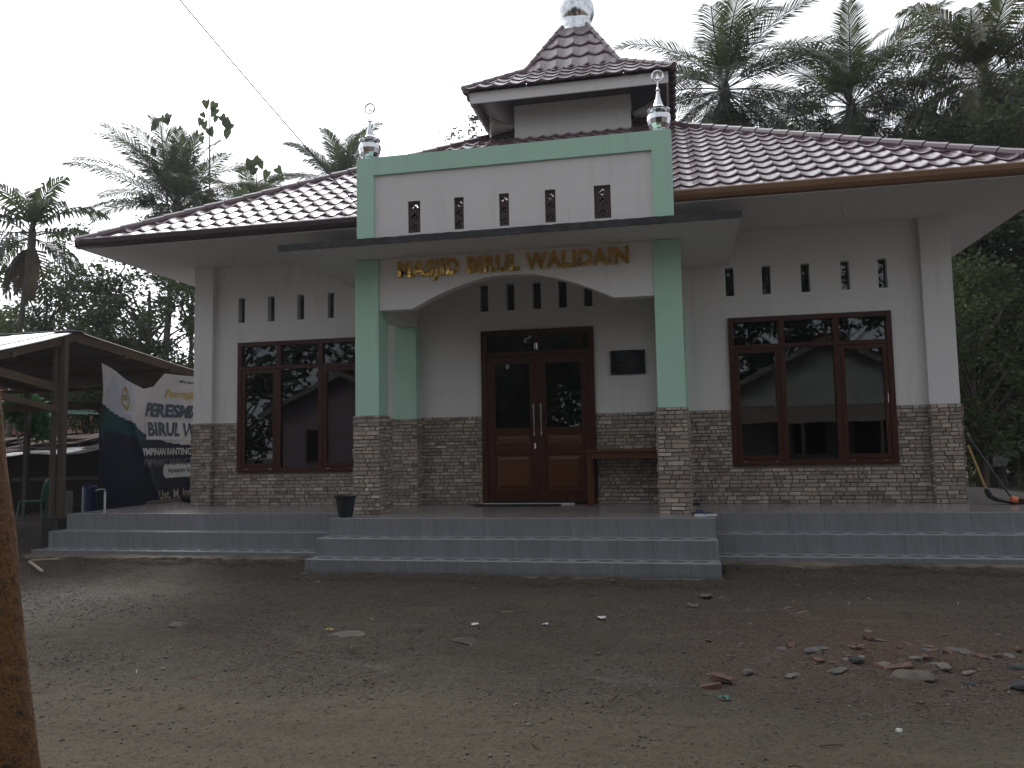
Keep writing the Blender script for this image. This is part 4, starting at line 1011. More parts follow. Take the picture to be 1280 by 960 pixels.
def palm(c, z0, L, label, seed, n_=32, mat='frond', group='coconut palms', up=1.25, lowest=-.35, droop=1.15, ll=.8, hang=.5, tr=.16, dry=4, name='palm_tree', lean=(.5, .3), w=.052, nl=84):
    g = random.Random(seed); c = Vector(c); b = Vector((c.x - lean[0], c.y - lean[1], z0)); o = empty(name, b, label, 'palm tree', group)
    mb = MB(); ps = [b.lerp(c, k / 9) + Vector((lean[0] * .35 * math.sin(math.pi * k / 9) * -.6, 0, 0)) for k in range(10)]
    mb.tube(ps, [tr * 1.5] + [tr * (1.05 - .035 * k) for k in range(1, 9)] + [tr * .9], 10); mb.lathe([(tr * .8, -.5), (tr * 1.25, -.1), (tr * 1.1, .3), (tr * .4, .7)], c, 8); mb.build('trunk', M['palm_bark'], o)
    V = []; F = []
    for i in range(n_):
        k = i / (n_ - 1); el = up + (lowest - up) * k ** .85; frond(V, F, c + Vector((0, 0, .25 * (1 - k))), i * 2.39996 + g.uniform(-.25, .25), el + g.uniform(-.12, .12), L * g.uniform(.85, 1.1) * (.75 + .25 * min(1, k * 3)), g, droop * g.uniform(.8, 1.25), ll, nl, w, hang * (.6 + .7 * k), g.uniform(-.4, .4))
    me = [tuple(v) for v in V]; m = MB(); m.add(me, [tuple(dict.fromkeys(f)) for f in F]); m.build('crown', M[mat], o)
    if dry:
        V = []; F = []
        for i in range(dry): frond(V, F, c + Vector((0, 0, -.15)), g.uniform(0, 6.28), -.7 + g.uniform(-.3, .2), L * .7, g, .9, ll * .6, 24, w, .9)
        m = MB(); m.add([tuple(v) for v in V], [tuple(dict.fromkeys(f)) for f in F]); m.build('dead_frond', M['dry'], o)
    return o
G0 = -.6
PG = 'coconut palms beyond the mosque'
palm(at(906, 118, 28), G0, 5.3, 'large coconut palm right behind the roof, just right of the tower', 1, 48, group=PG, lowest=-1.2, ll=1.0, dry=6)
palm(at(1064, 140, 30), G0, 5.2, 'coconut palm in the middle of the three on the right', 2, 46, group=PG, up=1.35, lowest=-1.2, ll=1.0)
palm(at(1232, 105, 27), G0, 4.6, 'yellowing coconut palm at the right edge of the photo', 3, 44, 'frond_y', PG, 1.4, -1.1, 1.5, 1.0, .9)
palm(at(222, 265, 30), G0, 4.6, 'coconut palm above the left end of the mosque roof', 4, 32, group=PG, up=1.5, lowest=-.1, droop=.8, ll=.95)
palm(at(318, 272, 36), G0, 3.8, 'small coconut palm just behind the left roof slope', 5, 18, group=PG, lowest=.0)
palm(at(428, 240, 36), G0, 4.2, 'coconut palm behind the left finial of the parapet', 6, 20, group=PG, up=1.35, lowest=.1, droop=.9)
palm(at(40, 300, 22), G0, 2.9, 'ragged dark palm with broad drooping leaflets at the far left', 7, 15, group=None, up=1.45, lowest=-.4, droop=1.3, ll=.8, hang=1.0, w=.12, nl=22, dry=5, tr=.1)
GL = 'leafy trees on the left behind the shed'; GR = 'dense trees on the right of the mosque'; GB = 'trees far behind the mosque'
def T(px, py, Y, top_py, *a, **k):
    p = at(px, py, Y); t_ = at(px, top_py, Y); return tree(p.x, p.y, G0, t_.z, *a, **k)
T(60, 400, 24, 330, 2.6, .16, 'loose leafy tree in front of the ragged palm at far left', GL, 21, 'leaf_b', 48, 90, .20, .30, .6)
T(30, 400, 27, 370, 2.0, .14, 'low leafy tree at the left edge above the shed roof', GL, 22, 'leaf_a', 45, 90, .20, .35, .6)
T(130, 380, 26, 285, 2.2, .12, 'thin tree with sparse upright twigs left of the roof corner', GL, 23, 'leaf_b', 38, 45, .16, .42, .55)
T(185, 400, 23, 318, 2.9, .2, 'dense dark green tree under the left eave of the mosque', GL, 24, 'leaf_a', 110, 130, .17, .25, .65)
T(110, 430, 25, 345, 2.4, .16, 'mid green tree between the shed roof and the left eave', GL, 25, 'leaf_a', 80, 100, .17, .25, .6)
T(240, 350, 30, 225, 2.3, .14, 'vine covered tree crowding the palm above the left roof', GL, 26, 'leaf_b', 60, 80, .20, .55, .6)
T(320, 330, 32, 262, 2.0, .14, 'leafy treetop behind the left roof slope beside the small palm', GL, 27, 'leaf_b', 40, 70, .20, .6, .55)
T(592, 200, 34, 148, 1.5, .14, 'small treetop peeping out left of the roof tower', GB, 28, 'leaf_a', 26, 70, .18, .8, .5)
T(1160, 150, 34, 55, 3.4, .2, 'airy fine leaved tree behind the two right palms', GR, 31, 'leaf_c', 110, 70, .13, .5, .5)
T(1010, 200, 34, 130, 3.2, .2, 'dark treetop showing between the two palms behind the roof', GR, 32, 'leaf_c', 80, 100, .2, .5, .75)
T(1110, 220, 30, 150, 3.0, .2, 'dark leafy tree right behind the ridge, below the fine leaved tree', GR, 33, 'leaf_a', 90, 110, .2, .4, .75)
T(1215, 250, 26, 120, 3.0, .22, 'tall green tree over the right end of the roof', GR, 34, 'leaf_a', 100, 120, .18, .2, .75)
T(1290, 300, 24, 90, 3.0, .22, 'tall tree leaning in at the right edge of the photo', GR, 35, 'leaf_a', 100, 120, .18, .1, .75)
T(1215, 420, 21, 300, 2.0, .16, 'light green tree close beside the right wall of the mosque', GR, 36, 'leaf_b', 90, 110, .13, .1, .5)
T(1270, 450, 25, 280, 2.6, .18, 'very dark tree filling the gap right of the mosque', GR, 37, 'leaf_c', 120, 130, .16, .02, .6)
T(1235, 450, 29, 250, 3.4, .2, 'deep green tree farther back on the right', GR, 38, 'leaf_c', 130, 130, .2, .02, .8)
T(1340, 420, 27, 200, 3.6, .2, 'dark tree beyond the right edge of the photo', GR, 39, 'leaf_c', 110, 120, .2, .02, .8)
T(1300, 520, 33, 420, 3.0, .2, 'low dark tree at the back beyond the washing line', GR, 40, 'leaf_c', 90, 120, .2, .0, .8)
# far wood closing the view behind everything, and undergrowth
def wood_mass(name, x0, x1, y0, y1, h, n_, label, seed, mat='leaf_c', lsize=.4):
    g = np.random.default_rng(seed); C_ = []; rd = []
    for i in range(n_):
        x = g.uniform(x0, x1); y = g.uniform(y0, y1); hh = h * (.75 + .5 * noise.noise(Vector((x * .12, y * .1, seed)))); C_.append((x, y, g.uniform(-.4, hh))); rd.append(g.uniform(.6, 1.5))
    V, F = leaves_at(np.array(C_), rd, 45, lsize, g, .8); tag(npmesh(name, V, F, M[mat]), label, 'wood', kind='stuff')
wood_mass('distant_wood', -48, 40, 44, 58, 6.5, 1300, 'far off dark wood closing the view behind the mosque', 3, lsize=.5)
wood_mass('undergrowth', 5.5, 14, 27, 34, 2.6, 180, 'dark undergrowth on the ground right of the mosque', 4, 'leaf_c', .22)
# big heart shaped vine leaves on top of the left palm
pv = [at(x, y, 28) for x, y in ((196, 148), (205, 146), (200, 190), (250, 148), (262, 133), (275, 150), (288, 158), (255, 165), (318, 200), (322, 208), (300, 240), (345, 215), (180, 250))]
vn = empty('climbing_vine', at(230, 300, 28), 'climbing vine with large dark leaves poking above the left palm', 'vine')
mb = MB(); r = random.Random(8)
for p in pv:
    for q in range(3 if p != pv[2] else 2):
        c = p + Vector((r.uniform(-.25, .25), r.uniform(-.2, .2), r.uniform(-.2, .2))); s_ = r.uniform(.25, .42); a_ = r.uniform(-.9, .9); ca, sa = math.cos(a_), math.sin(a_)
        pts = [(0, 0), (.35, .15), (.5, -.2), (.3, -.7), (0, -1.1), (-.3, -.7), (-.5, -.2), (-.35, .15)]
        vs = [(c.x + (ca * u - sa * v) * s_, c.y + r.uniform(-.04, .04) - abs(u) * .2 * s_, c.z + (sa * u + ca * v) * s_) for u, v in pts]; mb.add(vs, [tuple(range(8))])
mb.build('leaves', M['leaf_a'], vn)
mb = MB(); mb.tube([at(212, 280, 28), at(205, 200, 28), at(200, 150, 28)], [.04, .03, .015], 5); mb.tube([at(262, 280, 28), at(262, 190, 28), at(262, 135, 28)], [.04, .03, .015], 5); mb.tube([at(262, 190, 28), at(288, 158, 28)], [.02, .01], 5); mb.tube([at(322, 280, 28), at(320, 205, 28)], [.03, .015], 5); mb.build('stem', M['bark'], vn)

# foreground mossy trunk at the left edge
ft = empty('mossy_tree', (-2.28, 2.15, -.65), 'near tree trunk coated in orange brown moss at the left edge', 'tree')
mb = MB(); ps = []; rd = []
for k in range(34):
    z = -.75 + k * .2; q = (z + .7) / 5.5; ps.append((-1.921 - .160 * (z + .04) - .746 * .170 * (1 - .28 * q) + .004 * math.sin(k * .8), 2.13 - .666 * .170 * (1 - .28 * q), z)); rd.append(.170 * (1 - .28 * q) + .06 * max(0, 1 - (z + .75) / .5) ** 2 + .004 * math.sin(k * 2.1))
vs_ = MB(); vs_.tube(ps, rd, 28)
vs_.v = [(x + .012 * noise.noise(Vector((x * 6, y * 6, z * 3))), y + .012 * noise.noise(Vector((x * 6, y * 6, z * 3 + 9))), z) for x, y, z in vs_.v]
top_ = Vector(ps[-1]); g = random.Random(6)
cen = []
for i in range(10):
    a_ = i * 2.4; e = top_ + Vector((math.cos(a_) * g.uniform(1, 2.2) - .8, math.sin(a_) * g.uniform(1, 2.2), g.uniform(.3, 1.8))); vs_.tube([top_ - Vector((0, 0, .3)), top_.lerp(e, .5) + Vector((0, 0, .2)), e], [.07, .045, .015], 6); cen.append(e[:])
vs_.build('trunk', M['moss'], ft, smooth=True)
V, F = leaves_at(np.array(cen), [.8] * len(cen), 220, .11, np.random.default_rng(3), .6); npmesh('crown', V, F, M['leaf_a'], ft)

# ------------------------------------------------------------------ LEFT SHED, BANNER, STALL
sh = empty('timber_shed', (-11.5, 11.4, -.6), 'open timber shed with corrugated metal gable roof left of the mosque', 'shed')
def corr(name, A, U, V, w, l, mat, par, amp=.012, lam=.076, seed=0, thick=.0):
    A = Vector(A); U = Vector(U).normalized(); V = Vector(V).normalized(); N_ = U.cross(V).normalized(); N_ = N_ if N_.z > 0 else -N_
    nu = int(w / (lam / 5)); nv = 8; vs = []; q = random.Random(seed)
    for j in range(nv + 1):
        for i in range(nu + 1):
            u = w * i / nu; sheet = int(u / .8); vs.append(A + U * u + V * (l * j / nv + .05 * ((sheet * 37) % 5 - 2) / 2 * (j == 0)) + N_ * (amp * math.sin(2 * math.pi * u / lam) + .012 * ((sheet * 13) % 3) + .02 * noise.noise(Vector((u * .7, j * .4, seed)))))
    m2 = MB(); m2.add(vs, [(j * (nu + 1) + i, j * (nu + 1) + i + 1, (j + 1) * (nu + 1) + i + 1, (j + 1) * (nu + 1) + i) for j in range(nv) for i in range(nu)]); return m2.build(name, mat, par, smooth=True)
RZ_ = 2.95; gxp = -9.75; sl = .31
corr('roof_sheet', (gxp - 7.5, 11.38 - 3.0, RZ_ - 3.0 * sl), (1, 0, 0), (0, 1, sl), 7.5, math.hypot(3.0, 3.0 * sl) + .02, M['zinc'], sh, seed=1)
corr('roof_sheet', (gxp - 7.5, 11.42 + 4.6, RZ_ - 4.6 * .098 - .02), (1, 0, 0), (0, -1, .102), 7.5, math.hypot(4.6, 4.6 * .1) + .02, M['rust'], sh, seed=2)
mb = MB(); mb.beam((gxp - 7.5, 11.4, RZ_ + .01), (gxp + .03, 11.4, RZ_ + .01), .30, .012); mb.build('ridge_cap', M['zinc'], sh)
def tim(name, a, b, w, h, mat='old_timber'):
    m2 = MB(); m2.beam(a, b, w, h); return m2.build(name, M[mat], sh)
tim('post', (-9.80, 11.15, -.3), (-9.80, 11.15, 2.82), .10, .09); tim('post', (-9.885, 11.06, -.25), (-9.885, 11.06, 2.75), .05, .07)
mb = MB(); mb.box(-10.0, -9.70, 10.98, 11.30, -.9, -.1, bev=.01); mb.build('post_footing', M['dark_concrete'], sh)
mb = MB(); mb.box(-9.95, -9.83, 11.32, 11.46, -.6, .30, bev=.01); mb.build('block_pier', M['concrete'], sh)
tim('rafter', (gxp - .08, 8.5, RZ_ - 2.9 * sl - .09), (gxp - .08, 11.4, RZ_ - .09), .06, .12, 'old_beam'); tim('rafter', (gxp - .08, 11.4, RZ_ - .09), (gxp - .08, 16.0, RZ_ - .55), .06, .14, 'old_beam')
for dx in (2.4, 4.9, 7.3):
    tim('rafter', (gxp - dx, 8.5, RZ_ - 2.9 * sl - .09), (gxp - dx, 11.4, RZ_ - .09), .06, .12, 'old_beam'); tim('rafter', (gxp - dx, 11.4, RZ_ - .09), (gxp - dx, 16.0, RZ_ - .55), .06, .14, 'old_beam')
    tim('post', (gxp - dx, 8.8, -.7), (gxp - dx, 8.8, 2.0), .10, .10); tim('post', (gxp - dx, 15.6, -.7), (gxp - dx, 15.6, 2.4), .10, .10)
tim('post', (gxp - .08, 15.7, -.5), (gxp - .08, 15.7, 2.38), .10, .10); tim('post', (gxp - .3, 9.2, -.7), (gxp - .3, 9.2, 2.1), .08, .08)
for yb, zb in ((8.9, 2.06), (10.1, 2.42), (12.6, 2.66), (13.9, 2.53), (15.6, 2.38)): tim('purlin', (gxp - 7.4, yb, zb), (gxp, yb, zb), .06, .08, 'old_beam')
tim('tie_beam', (gxp - .1, 8.6, 2.0), (gxp - .1, 11.2, 1.62), .05, .10, 'old_beam'); tim('brace', (gxp - .12, 8.7, 2.35), (gxp - .12, 11.15, 1.98), .04, .13, 'old_beam')
tim('tie_beam', (gxp - 7.4, 15.6, 2.0), (gxp - .1, 15.6, 2.0), .08, .16, 'old_beam'); tim('brace', (gxp - 2.4, 15.6, 1.4), (gxp - 3.3, 15.6, 2.1), .06, .08, 'old_beam')
tim('brace', (gxp - .14, 9.2, .9), (gxp - 1.6, 11.3, 1.9), .05, .08, 'old_beam')
# banner
bnr = empty('banner', (-9.4, 13, 0), 'large white and dark green announcement banner hanging sagging from the shed', 'banner')
def toppx(y):
    ks = [(11.54, 2.41), (12.1, 2.22), (12.66, 2.07), (12.95, 2.13), (13.25, 2.40), (14, 2.41), (16.2, 2.36)]
    for (a_, b_), (c_, d_) in zip(ks, ks[1:]):
        if y <= c_: return b_ + (d_ - b_) * (y - a_) / (c_ - a_)
    return ks[-1][1]
def bord(y):
    ks = [(11.5, 1.76), (12, 1.53), (12.75, 1.24), (13.38, 1.10), (14.03, 1.05), (16.2, 1.2)]
    for (a_, b_), (c_, d_) in zip(ks, ks[1:]):
        if y <= c_: return b_ + (d_ - b_) * (y - a_) / (c_ - a_)
    return ks[-1][1]
def bx_(y, z):
    q = (y - 11.5)
    f = .05 * math.sin(y * 2.1 + z * 1.2) + .035 * math.sin((y - 11.54) * 5 + (2.4 - z) * 4.5) * math.exp(-abs(z - 1.6)) + .05 * math.exp(-((y - 12.1 - (1.7 - z) * .55) / .10) ** 2) * (1 if z < 1.6 else .2)
    return -9.42 + f
NYB, NZB = 190, 110; vs = []; 
for i in range(NYB + 1):
    y = 11.5 + 4.7 * i / NYB; zt_ = toppx(y) 
    for j in range(NZB + 1):
        z = -.16 + (zt_ + .16) * j / NZB; vs.append((bx_(y, z), y + (.04 * (1 - z / 2.4) if i == 0 else 0), z))
mb = MB(); mb.v = vs
for i in range(NYB):
    for j in range(NZB):
        y = 11.5 + 4.7 * (i + .5) / NYB; zt_ = toppx(y); z = -.16 + (zt_ + .16) * (j + .5) / NZB; b_ = bord(y)
        d = math.hypot(y - 12.0, (z - 1.87) * .95)
        if z > b_: col = (.52, .50, .51) if not (.38 < d < .405 and y < 12.0) else (.30, .24, .17)
        elif z > b_ - .42 + .25 * (y - 11.5) - (.0 if y > 11.62 else .15): col = (.010, .055, .062)
        else: col = (.012, .016, .034)
        if y < 11.66 and b_ > z > b_ - .30 and (11.66 - y) > .0 and z > 1.35 + .9 * (y - 11.52): col = (.010, .045, .03)
        if d < .40 and z > b_: col = (.44, .46, .52)
        a = i * (NZB + 1) + j; mb.f.append((a, a + NZB + 1, a + NZB + 2, a + 1)); mb.c.append(col); mb.mi.append(0)
mb.build('sheet', M['banner'], bnr, smooth=True)
def btext(s, y0, z0, h, wchar, mat, shear=0.0, bold=.01, name='printed_words', off=.012):
    v, f = textmesh(s, 1.0, bold, shear); xs_ = [q[0] for q in v]; ys = [q[1] for q in v]; w_ = max(xs_) - min(xs_); hh = max(ys) - min(ys); m2 = MB(); W_ = wchar * len(s)
    P_ = []
    for q in v:
        y = y0 + (q[0] - min(xs_)) / w_ * W_; z = z0 + (q[1] - min(ys)) / hh * h; P_.append((bx_(y, z) + off, y, z))
    m2.add(P_, f); return m2.build(name, mat, bnr)
btext('PERESMIAN', 12.70, 1.57, .26, .215, M['navy'], .2, .05); btext('BIRUL WALIDAIN', 12.80, 1.21, .27, .205, M['navy'], .0, .05)
mb = MB()
def patch(y0, y1, z0, z1, mat, nm='print_patch', off=.006, arrow=0.0):
    m2 = MB(); n_ = 12; v = []
    for i in range(n_ + 1):
        y = y0 + (y1 - y0) * i / n_
        for z in (z0, z1): v.append((bx_(y, z) + off, y, z))
    m2.add(v, [(2 * i, 2 * i + 2, 2 * i + 3, 2 * i + 1) for i in range(n_)])
    if arrow: zc = (z0 + z1) / 2; m2.add([(bx_(y0, zc) + off, y0 - arrow, zc), (bx_(y0, z0) + off, y0, z0), (bx_(y0, z1) + off, y0, z1)], [(0, 1, 2)])
    return m2.build(nm, mat, bnr)
patch(12.74, 15.6, 1.15, 1.50, M['white_ink'])
btext('Pengajian & Syukuran', 13.32, 1.91, .20, .105, M['gold_ink'], .35, .02); btext('Mengundang', 13.70, 2.24, .07, .06, M['navy'])
btext('PIMPINAN RANTING MU', 12.56, .86, .135, .098, M['white_ink'], 0, .03); btext('PIMPINAN CABANG MUH', 12.56, .66, .135, .098, M['brown_ink'], 0, .012)
patch(13.32, 15.0, .43, .69, M['white_ink'], arrow=.10); btext('Apapun kod', 13.40, .50, .12, .085, M['navy'], 0, .02)
btext('Ust. M. Intan', 13.03, .04, .17, .105, M['cream_ink'], 0, .015)
# emblem: a gold vase-like outline with mark inside
mb = MB(); pts = []
for i in range(25):
    a_ = 2 * math.pi * i / 24; y = 12.13 + .10 * math.cos(a_) * (1 - .2 * math.sin(a_)); z = 1.87 + .15 * math.sin(a_); pts.append((bx_(y, z) + .012, y, z))
mb.tube(pts, .008, 5); mb.tube([(bx_(12.13, 2.03) + .01, 12.06, 2.0), (bx_(12.13, 2.05) + .01, 12.13, 2.07), (bx_(12.2, 2.0) + .01, 12.20, 2.0)], .014, 5); mb.tube([(bx_(12.13, 1.7) + .01, 12.08, 1.73), (bx_(12.13, 1.66) + .01, 12.13, 1.66), (bx_(12.2, 1.7) + .01, 12.18, 1.73)], .012, 5)
for dy in (-.035, 0, .035): mb.tube([(bx_(12.13, 1.85) + .012, 12.13 + dy, 1.83), (bx_(12.13, 1.9) + .012, 12.13 + dy, 1.93)], .007, 5)
mb.build('emblem', M['gold_ink'], bnr)
# things on the platform's left
pp = empty('water_pipe', (-9.1, 11.3, -.05), 'short white standpipe with a tap at the left edge of the platform', 'pipe')
mb = MB(); mb.tube([(-9.1, 11.3, -.004), (-9.1, 11.3, .29)], .016, 8); mb.build('pipe', M['white_plastic'], pp); mb = MB(); mb.tube([(-9.1, 11.3, .29), (-9.1, 11.3, .33), (-9.16, 11.24, .335), (-9.2, 11.2, .31)], .012, 6); mb.build('tap', M['grey_metal'], pp)
brl = empty('blue_barrel', (-10.0, 12.05, -.6), 'slim blue plastic drum behind the shed post, left of the banner', 'barrel')
mb = MB(); mb.lathe([(.11, -.60), (.125, -.58), (.125, -.2), (.13, -.18), (.125, -.16), (.125, .30), (.115, .35), (.05, .37), (.0, .37)], (-10.0, 12.05, 0), 24); mb.build('drum', M['blue_plastic'], brl, smooth=True)
mb = MB(); mb.tube([(-10.03, 12.05, .365), (-10.03, 12.05, .40)], .025, 10); mb.build('cap', M['blue_plastic'], brl)
mb = MB(); mb.lathe([(.02, .02), (.14, 0), (.19, .03), (.20, .08), (.16, .12), (.05, .13)], (-8.72, 13.1, .0), 20); tag(mb.build('black_sack', M['black'], smooth=True), 'small black bundle on the platform at the foot of the banner', 'bundle')
mb = MB(); mb.beam((-9.12, 12.4, .03), (-9.08, 13.6, .03), .10, .05); tag(mb.build('grey_kerb', M['stone_pale']), 'pale strip of concrete lying along the foot of the banner', 'kerb')
# plastic chair
def chair(x, y, z, rot):
    o = empty('plastic_chair', (x, y, z), 'green plastic chair with slatted back standing alone in the dark shed', 'chair')
    c_, s_ = math.cos(rot), math.sin(rot)
    def W3(u, v, w): return (x + c_ * u - s_ * v, y + s_ * u + c_ * v, z + w)
    m2 = MB(); vs = []
    for i in range(7):
        for j in range(7):
            u = -.21 + .42 * i / 6; v = -.20 + .42 * j / 6; vs.append(W3(u * (1 - .06 * (j == 6)), v, .43 - .02 * math.sin(math.pi * i / 6) * math.sin(math.pi * j / 6)))
    fs = [(i * 7 + j, i * 7 + 7 + j, i * 7 + 8 + j, i * 7 + 1 + j) for i in range(6) for j in range(6)]; m2.add(vs, fs); m2.add([(a, b, c2 - .03) for a, b, c2 in vs], fs)
    m2.tube([W3(-.21, -.2, .42), W3(.21, -.2, .42), W3(.21, .22, .42), W3(-.21, .22, .42), W3(-.21, -.2, .42)], .018, 6); m2.build('seat', M['green_plastic'], o)
    for u, v in ((-.19, -.18), (.19, -.18), (-.18, .2), (.18, .2)): m2 = MB(); m2.tube([W3(u, v, .42), W3(u * 1.22, v * 1.22, 0)], [.024, .018], 8); m2.build('leg', M['green_plastic'], o)
    m2 = MB(); arc = [W3(-.20, .21, .42), W3(-.21, .24, .62), W3(-.18, .27, .80), W3(-.08, .285, .86), W3(.08, .285, .86), W3(.18, .27, .80), W3(.21, .24, .62), W3(.20, .21, .42)]; m2.tube(arc, .02, 8)
    for u in (-.12, -.06, 0, .06, .12): m2.tube([W3(u, .215, .43), W3(u, .25, .62), W3(u, .28, .84)], .010, 6)
    m2.build('backrest', M['green_plastic'], o)
chair(-13.2, 14.25, -.475, R(-62))
# floor ledge in the shed
mb = MB(); mb.box(-17, -9.35, 14.0, 17.5, -.9, -.475); tag(mb.build('shed_floor', M['concrete']), 'raised pale concrete floor slab inside the shed', 'floor', kind='structure')
# dark stall with scrap roof behind
stl = empty('scrap_stall', (-16, 18, -.5), 'low dark lean-to stall roofed with rusty scrap sheets behind the shed', 'stall')
mb = MB(); mb.box(-22, -11.6, 19.4, 19.5, -.6, 1.25); mb.box(-22, -21.9, 16.6, 19.4, -.6, 1.1); mb.build('back_wall', M['dark_plastic'], stl)
rr_ = random.Random(12)
for k in range(26):
    x_ = -22 + 10.2 * (k % 13) / 13 + rr_.uniform(-.2, .2); rw = k // 13
    corr('scrap_sheet', (x_, 15.9 + rw * 1.5 + rr_.uniform(-.25, .25), 1.0 + rw * .2 + rr_.uniform(-.10, .10)), (1, rr_.uniform(-.12, .12), rr_.uniform(-.10, .06)), (rr_.uniform(-.1, .1), 1, rr_.uniform(.08, .22)), rr_.uniform(.8, 1.4), rr_.uniform(1.5, 2.1), M[rr_.choice(['rust', 'rust', 'zinc', 'dark_concrete'])], stl, seed=20 + k)
for x in (-20, -17.4, -14.6, -12.2): mb = MB(); mb.beam((x, 16.3, -.6), (x, 16.3, 1.05), .08, .08); mb.build('post', M['old_timber'], stl)
mb = MB(); mb.beam((-15.6, 16.2, .33), (-11.7, 16.4, .36), .05, .08); mb.build('rail', M['old_timber'], stl)
mb = MB(); mb.box(-21.8, -11.7, 17.6, 17.66, -.6, 1.18); mb.build('shade_sheet', M['rib'], stl)  # near-black sheet added to stand in for the deep shade inside the stall
corr('green_sheet_roof', (-18.6, 20.3, 2.15), (1, 0, -.05), (0, 1, .12), 6.0, 2.4, M['green_sheet'], stl, seed=8)
# garland rack
rk = empty('plant_rack', (-15.4, 15.6, .9), 'tilted grey metal rack holding green artificial foliage above the stall roof', 'rack')
pA, pB, pC, pD = at(14, 517, 15.8), at(50, 548, 15.8), at(30, 497, 16.3), at(66, 530, 16.3)
mb = MB()
for a_, b_ in ((pA, pB), (pB, pD), (pD, pC), (pC, pA), (pA.lerp(pB, .5), pC.lerp(pD, .5))): mb.beam(a_, b_, .05, .05)
for a_ in (pA, pB): mb.beam(a_, (a_.x + .2, a_.y + .15, 1.0), .04, .04)
mb.build('frame', M['grey_metal'], rk)
g = np.random.default_rng(9); cs = [(pA.lerp(pB, a_).lerp(pC.lerp(pD, a_), b_))[:] for a_ in np.linspace(.05, .95, 9) for b_ in (.25, .6, .95)]
V, F = leaves_at(np.array(cs), [.26] * len(cs), 130, .16, g); npmesh('foliage', V, F, M['fake_leaf'], rk)
# house with clay tile roof, far left
def house(name, x0, x1, y0, y1, zb, zw, rise, wallm, roofm, label, cat='house', gable='y', wins=(), over=.5, group=None):
    o = empty(name, ((x0 + x1) / 2, (y0 + y1) / 2, zb), label, cat, group); m2 = MB(); m2.box(x0, x1, y0, y1, zb, zw)
    if gable == 'y':      # ridge along Y, gable ends face -Y/+Y
        xm = (x0 + x1) / 2
        m2.prism([(x0, zw), (x1, zw), (xm, zw + rise)], 'y', y0 + .01, y1 - .01); m2.build('wall', wallm, o); m3 = MB(); s_ = rise / ((x1 - x0) / 2)
        for sg in (-1, 1):
            e = xm + sg * ((x1 - x0) / 2 + over); ze = zw - over * s_
            tile_slope(m3, (e, y0 - over if sg > 0 else y1 + over, ze + .05), (0, sg, 0), (-sg, 0, s_), y1 - y0 + 2 * over, math.hypot((x1 - x0) / 2 + over, rise + over * s_), [], .28, .36)
            m3.add([(e, y0 - over, ze), (e, y1 + over, ze), (xm, y1 + over, zw + rise), (xm, y0 - over, zw + rise)], [(0, 1, 2, 3)])
        rf = m3.build('roof', roofm, o); m4 = MB()
        for sg in (-1, 1): m4.beam((xm + sg * ((x1 - x0) / 2 + over), y0 - over - .02, zw - over * s_ + .0), (xm, y0 - over - .02, zw + rise), .03, .2); m4.beam((xm + sg * ((x1 - x0) / 2 + over), y1 + over + .02, zw - over * s_ + .0), (xm, y1 + over + .02, zw + rise), .03, .2)
        m4.build('bargeboard', M['stone_pale'], rf)
    else:
        ym = (y0 + y1) / 2; m2.prism([(y0, zw), (y1, zw), (ym, zw + rise)], 'x', x0 + .01, x1 - .01); m2.build('wall', wallm, o); m3 = MB(); s_ = rise / ((y1 - y0) / 2)
        for sg in (-1, 1):
            e = ym + sg * ((y1 - y0) / 2 + over); ze = zw - over * s_
            tile_slope(m3, (x0 - over if sg < 0 else x1 + over, e, ze + .05), (-sg, 0, 0), (0, -sg, s_), x1 - x0 + 2 * over, math.hypot((y1 - y0) / 2 + over, rise + over * s_), [], .28, .36)
        m3.build('roof', roofm, o)
    for (p, q, za, zb2, yf, sg) in wins:
        m5 = MB(); sash(m5, p, q, za, zb2, .07, min(yf, yf + sg * .05), max(yf, yf + sg * .05)); w_ = m5.build('window', M['mahogany'], o); m6 = MB(); m6.box(p + .06, q - .06, min(yf + sg * .01, yf + sg * .02), max(yf + sg * .01, yf + sg * .02), za + .06, zb2 - .06); m6.build('pane', M['glass'], w_)
    return o
house('tiled_house', -31, -20.5, 27.0, 33, -.6, 2.0, 2.0, M['dark_concrete'], M['clay_tile'], 'distant house with orange clay tile roof seen under the shed', gable='x')
# houses across the road, behind the camera: seen mirrored in the windows
GH = 'houses across the road'
house('white_house', 2.0, 9.5, -15, -7.5, -.65, 2.9, 1.9, M['house_wall'], M['clay_tile'], 'white gabled house across the road, mirrored in the right window', wins=((4.4, 5.6, .4, 2.0, -7.5, 1), (6.6, 7.8, .4, 2.0, -7.5, 1)), group=GH)
house('pink_house', -17.0, -10.5, -13, -7.0, -.65, 2.6, 1.5, M['pink'], M['clay_tile'], 'pink house across the road, mirrored in the left window', wins=((-15.5, -14.5, .4, 1.8, -7.0, 1),), group=GH)
for i, (x, y, tp) in enumerate(((-6.5, -9, 11), (-1.5, -11, 12), (12.5, -9, 11), (-20, -9, 10), (0, -19, 14), (8, -20, 13), (-9, -19, 12), (-16, -19, 11), (17, -14, 11), (4.5, -24, 14), (-4, -24, 14))):  # added trees, dense to block sky light and darken the window reflections
    tree(x, y, -.65, tp, 3.9, .2, 'leafy tree added across the road behind the viewer', 'trees across the road behind the viewer', 60 + i, 'leaf_a', 80, 70, .42, .06, 1.2)
for i, o in enumerate([o for o in COL.objects if o.get('group') == 'trees across the road behind the viewer']):
    o['label'] = 'leafy tree added across the road behind the viewer'
aw = [o for o in COL.objects if o.name.startswith('white_house')][0]
corr('porch_roof', (1.4, -5.0, 1.55), (1, 0, 0), (0, -1, .28), 8.4, 2.62, M['rust'], aw, seed=11)
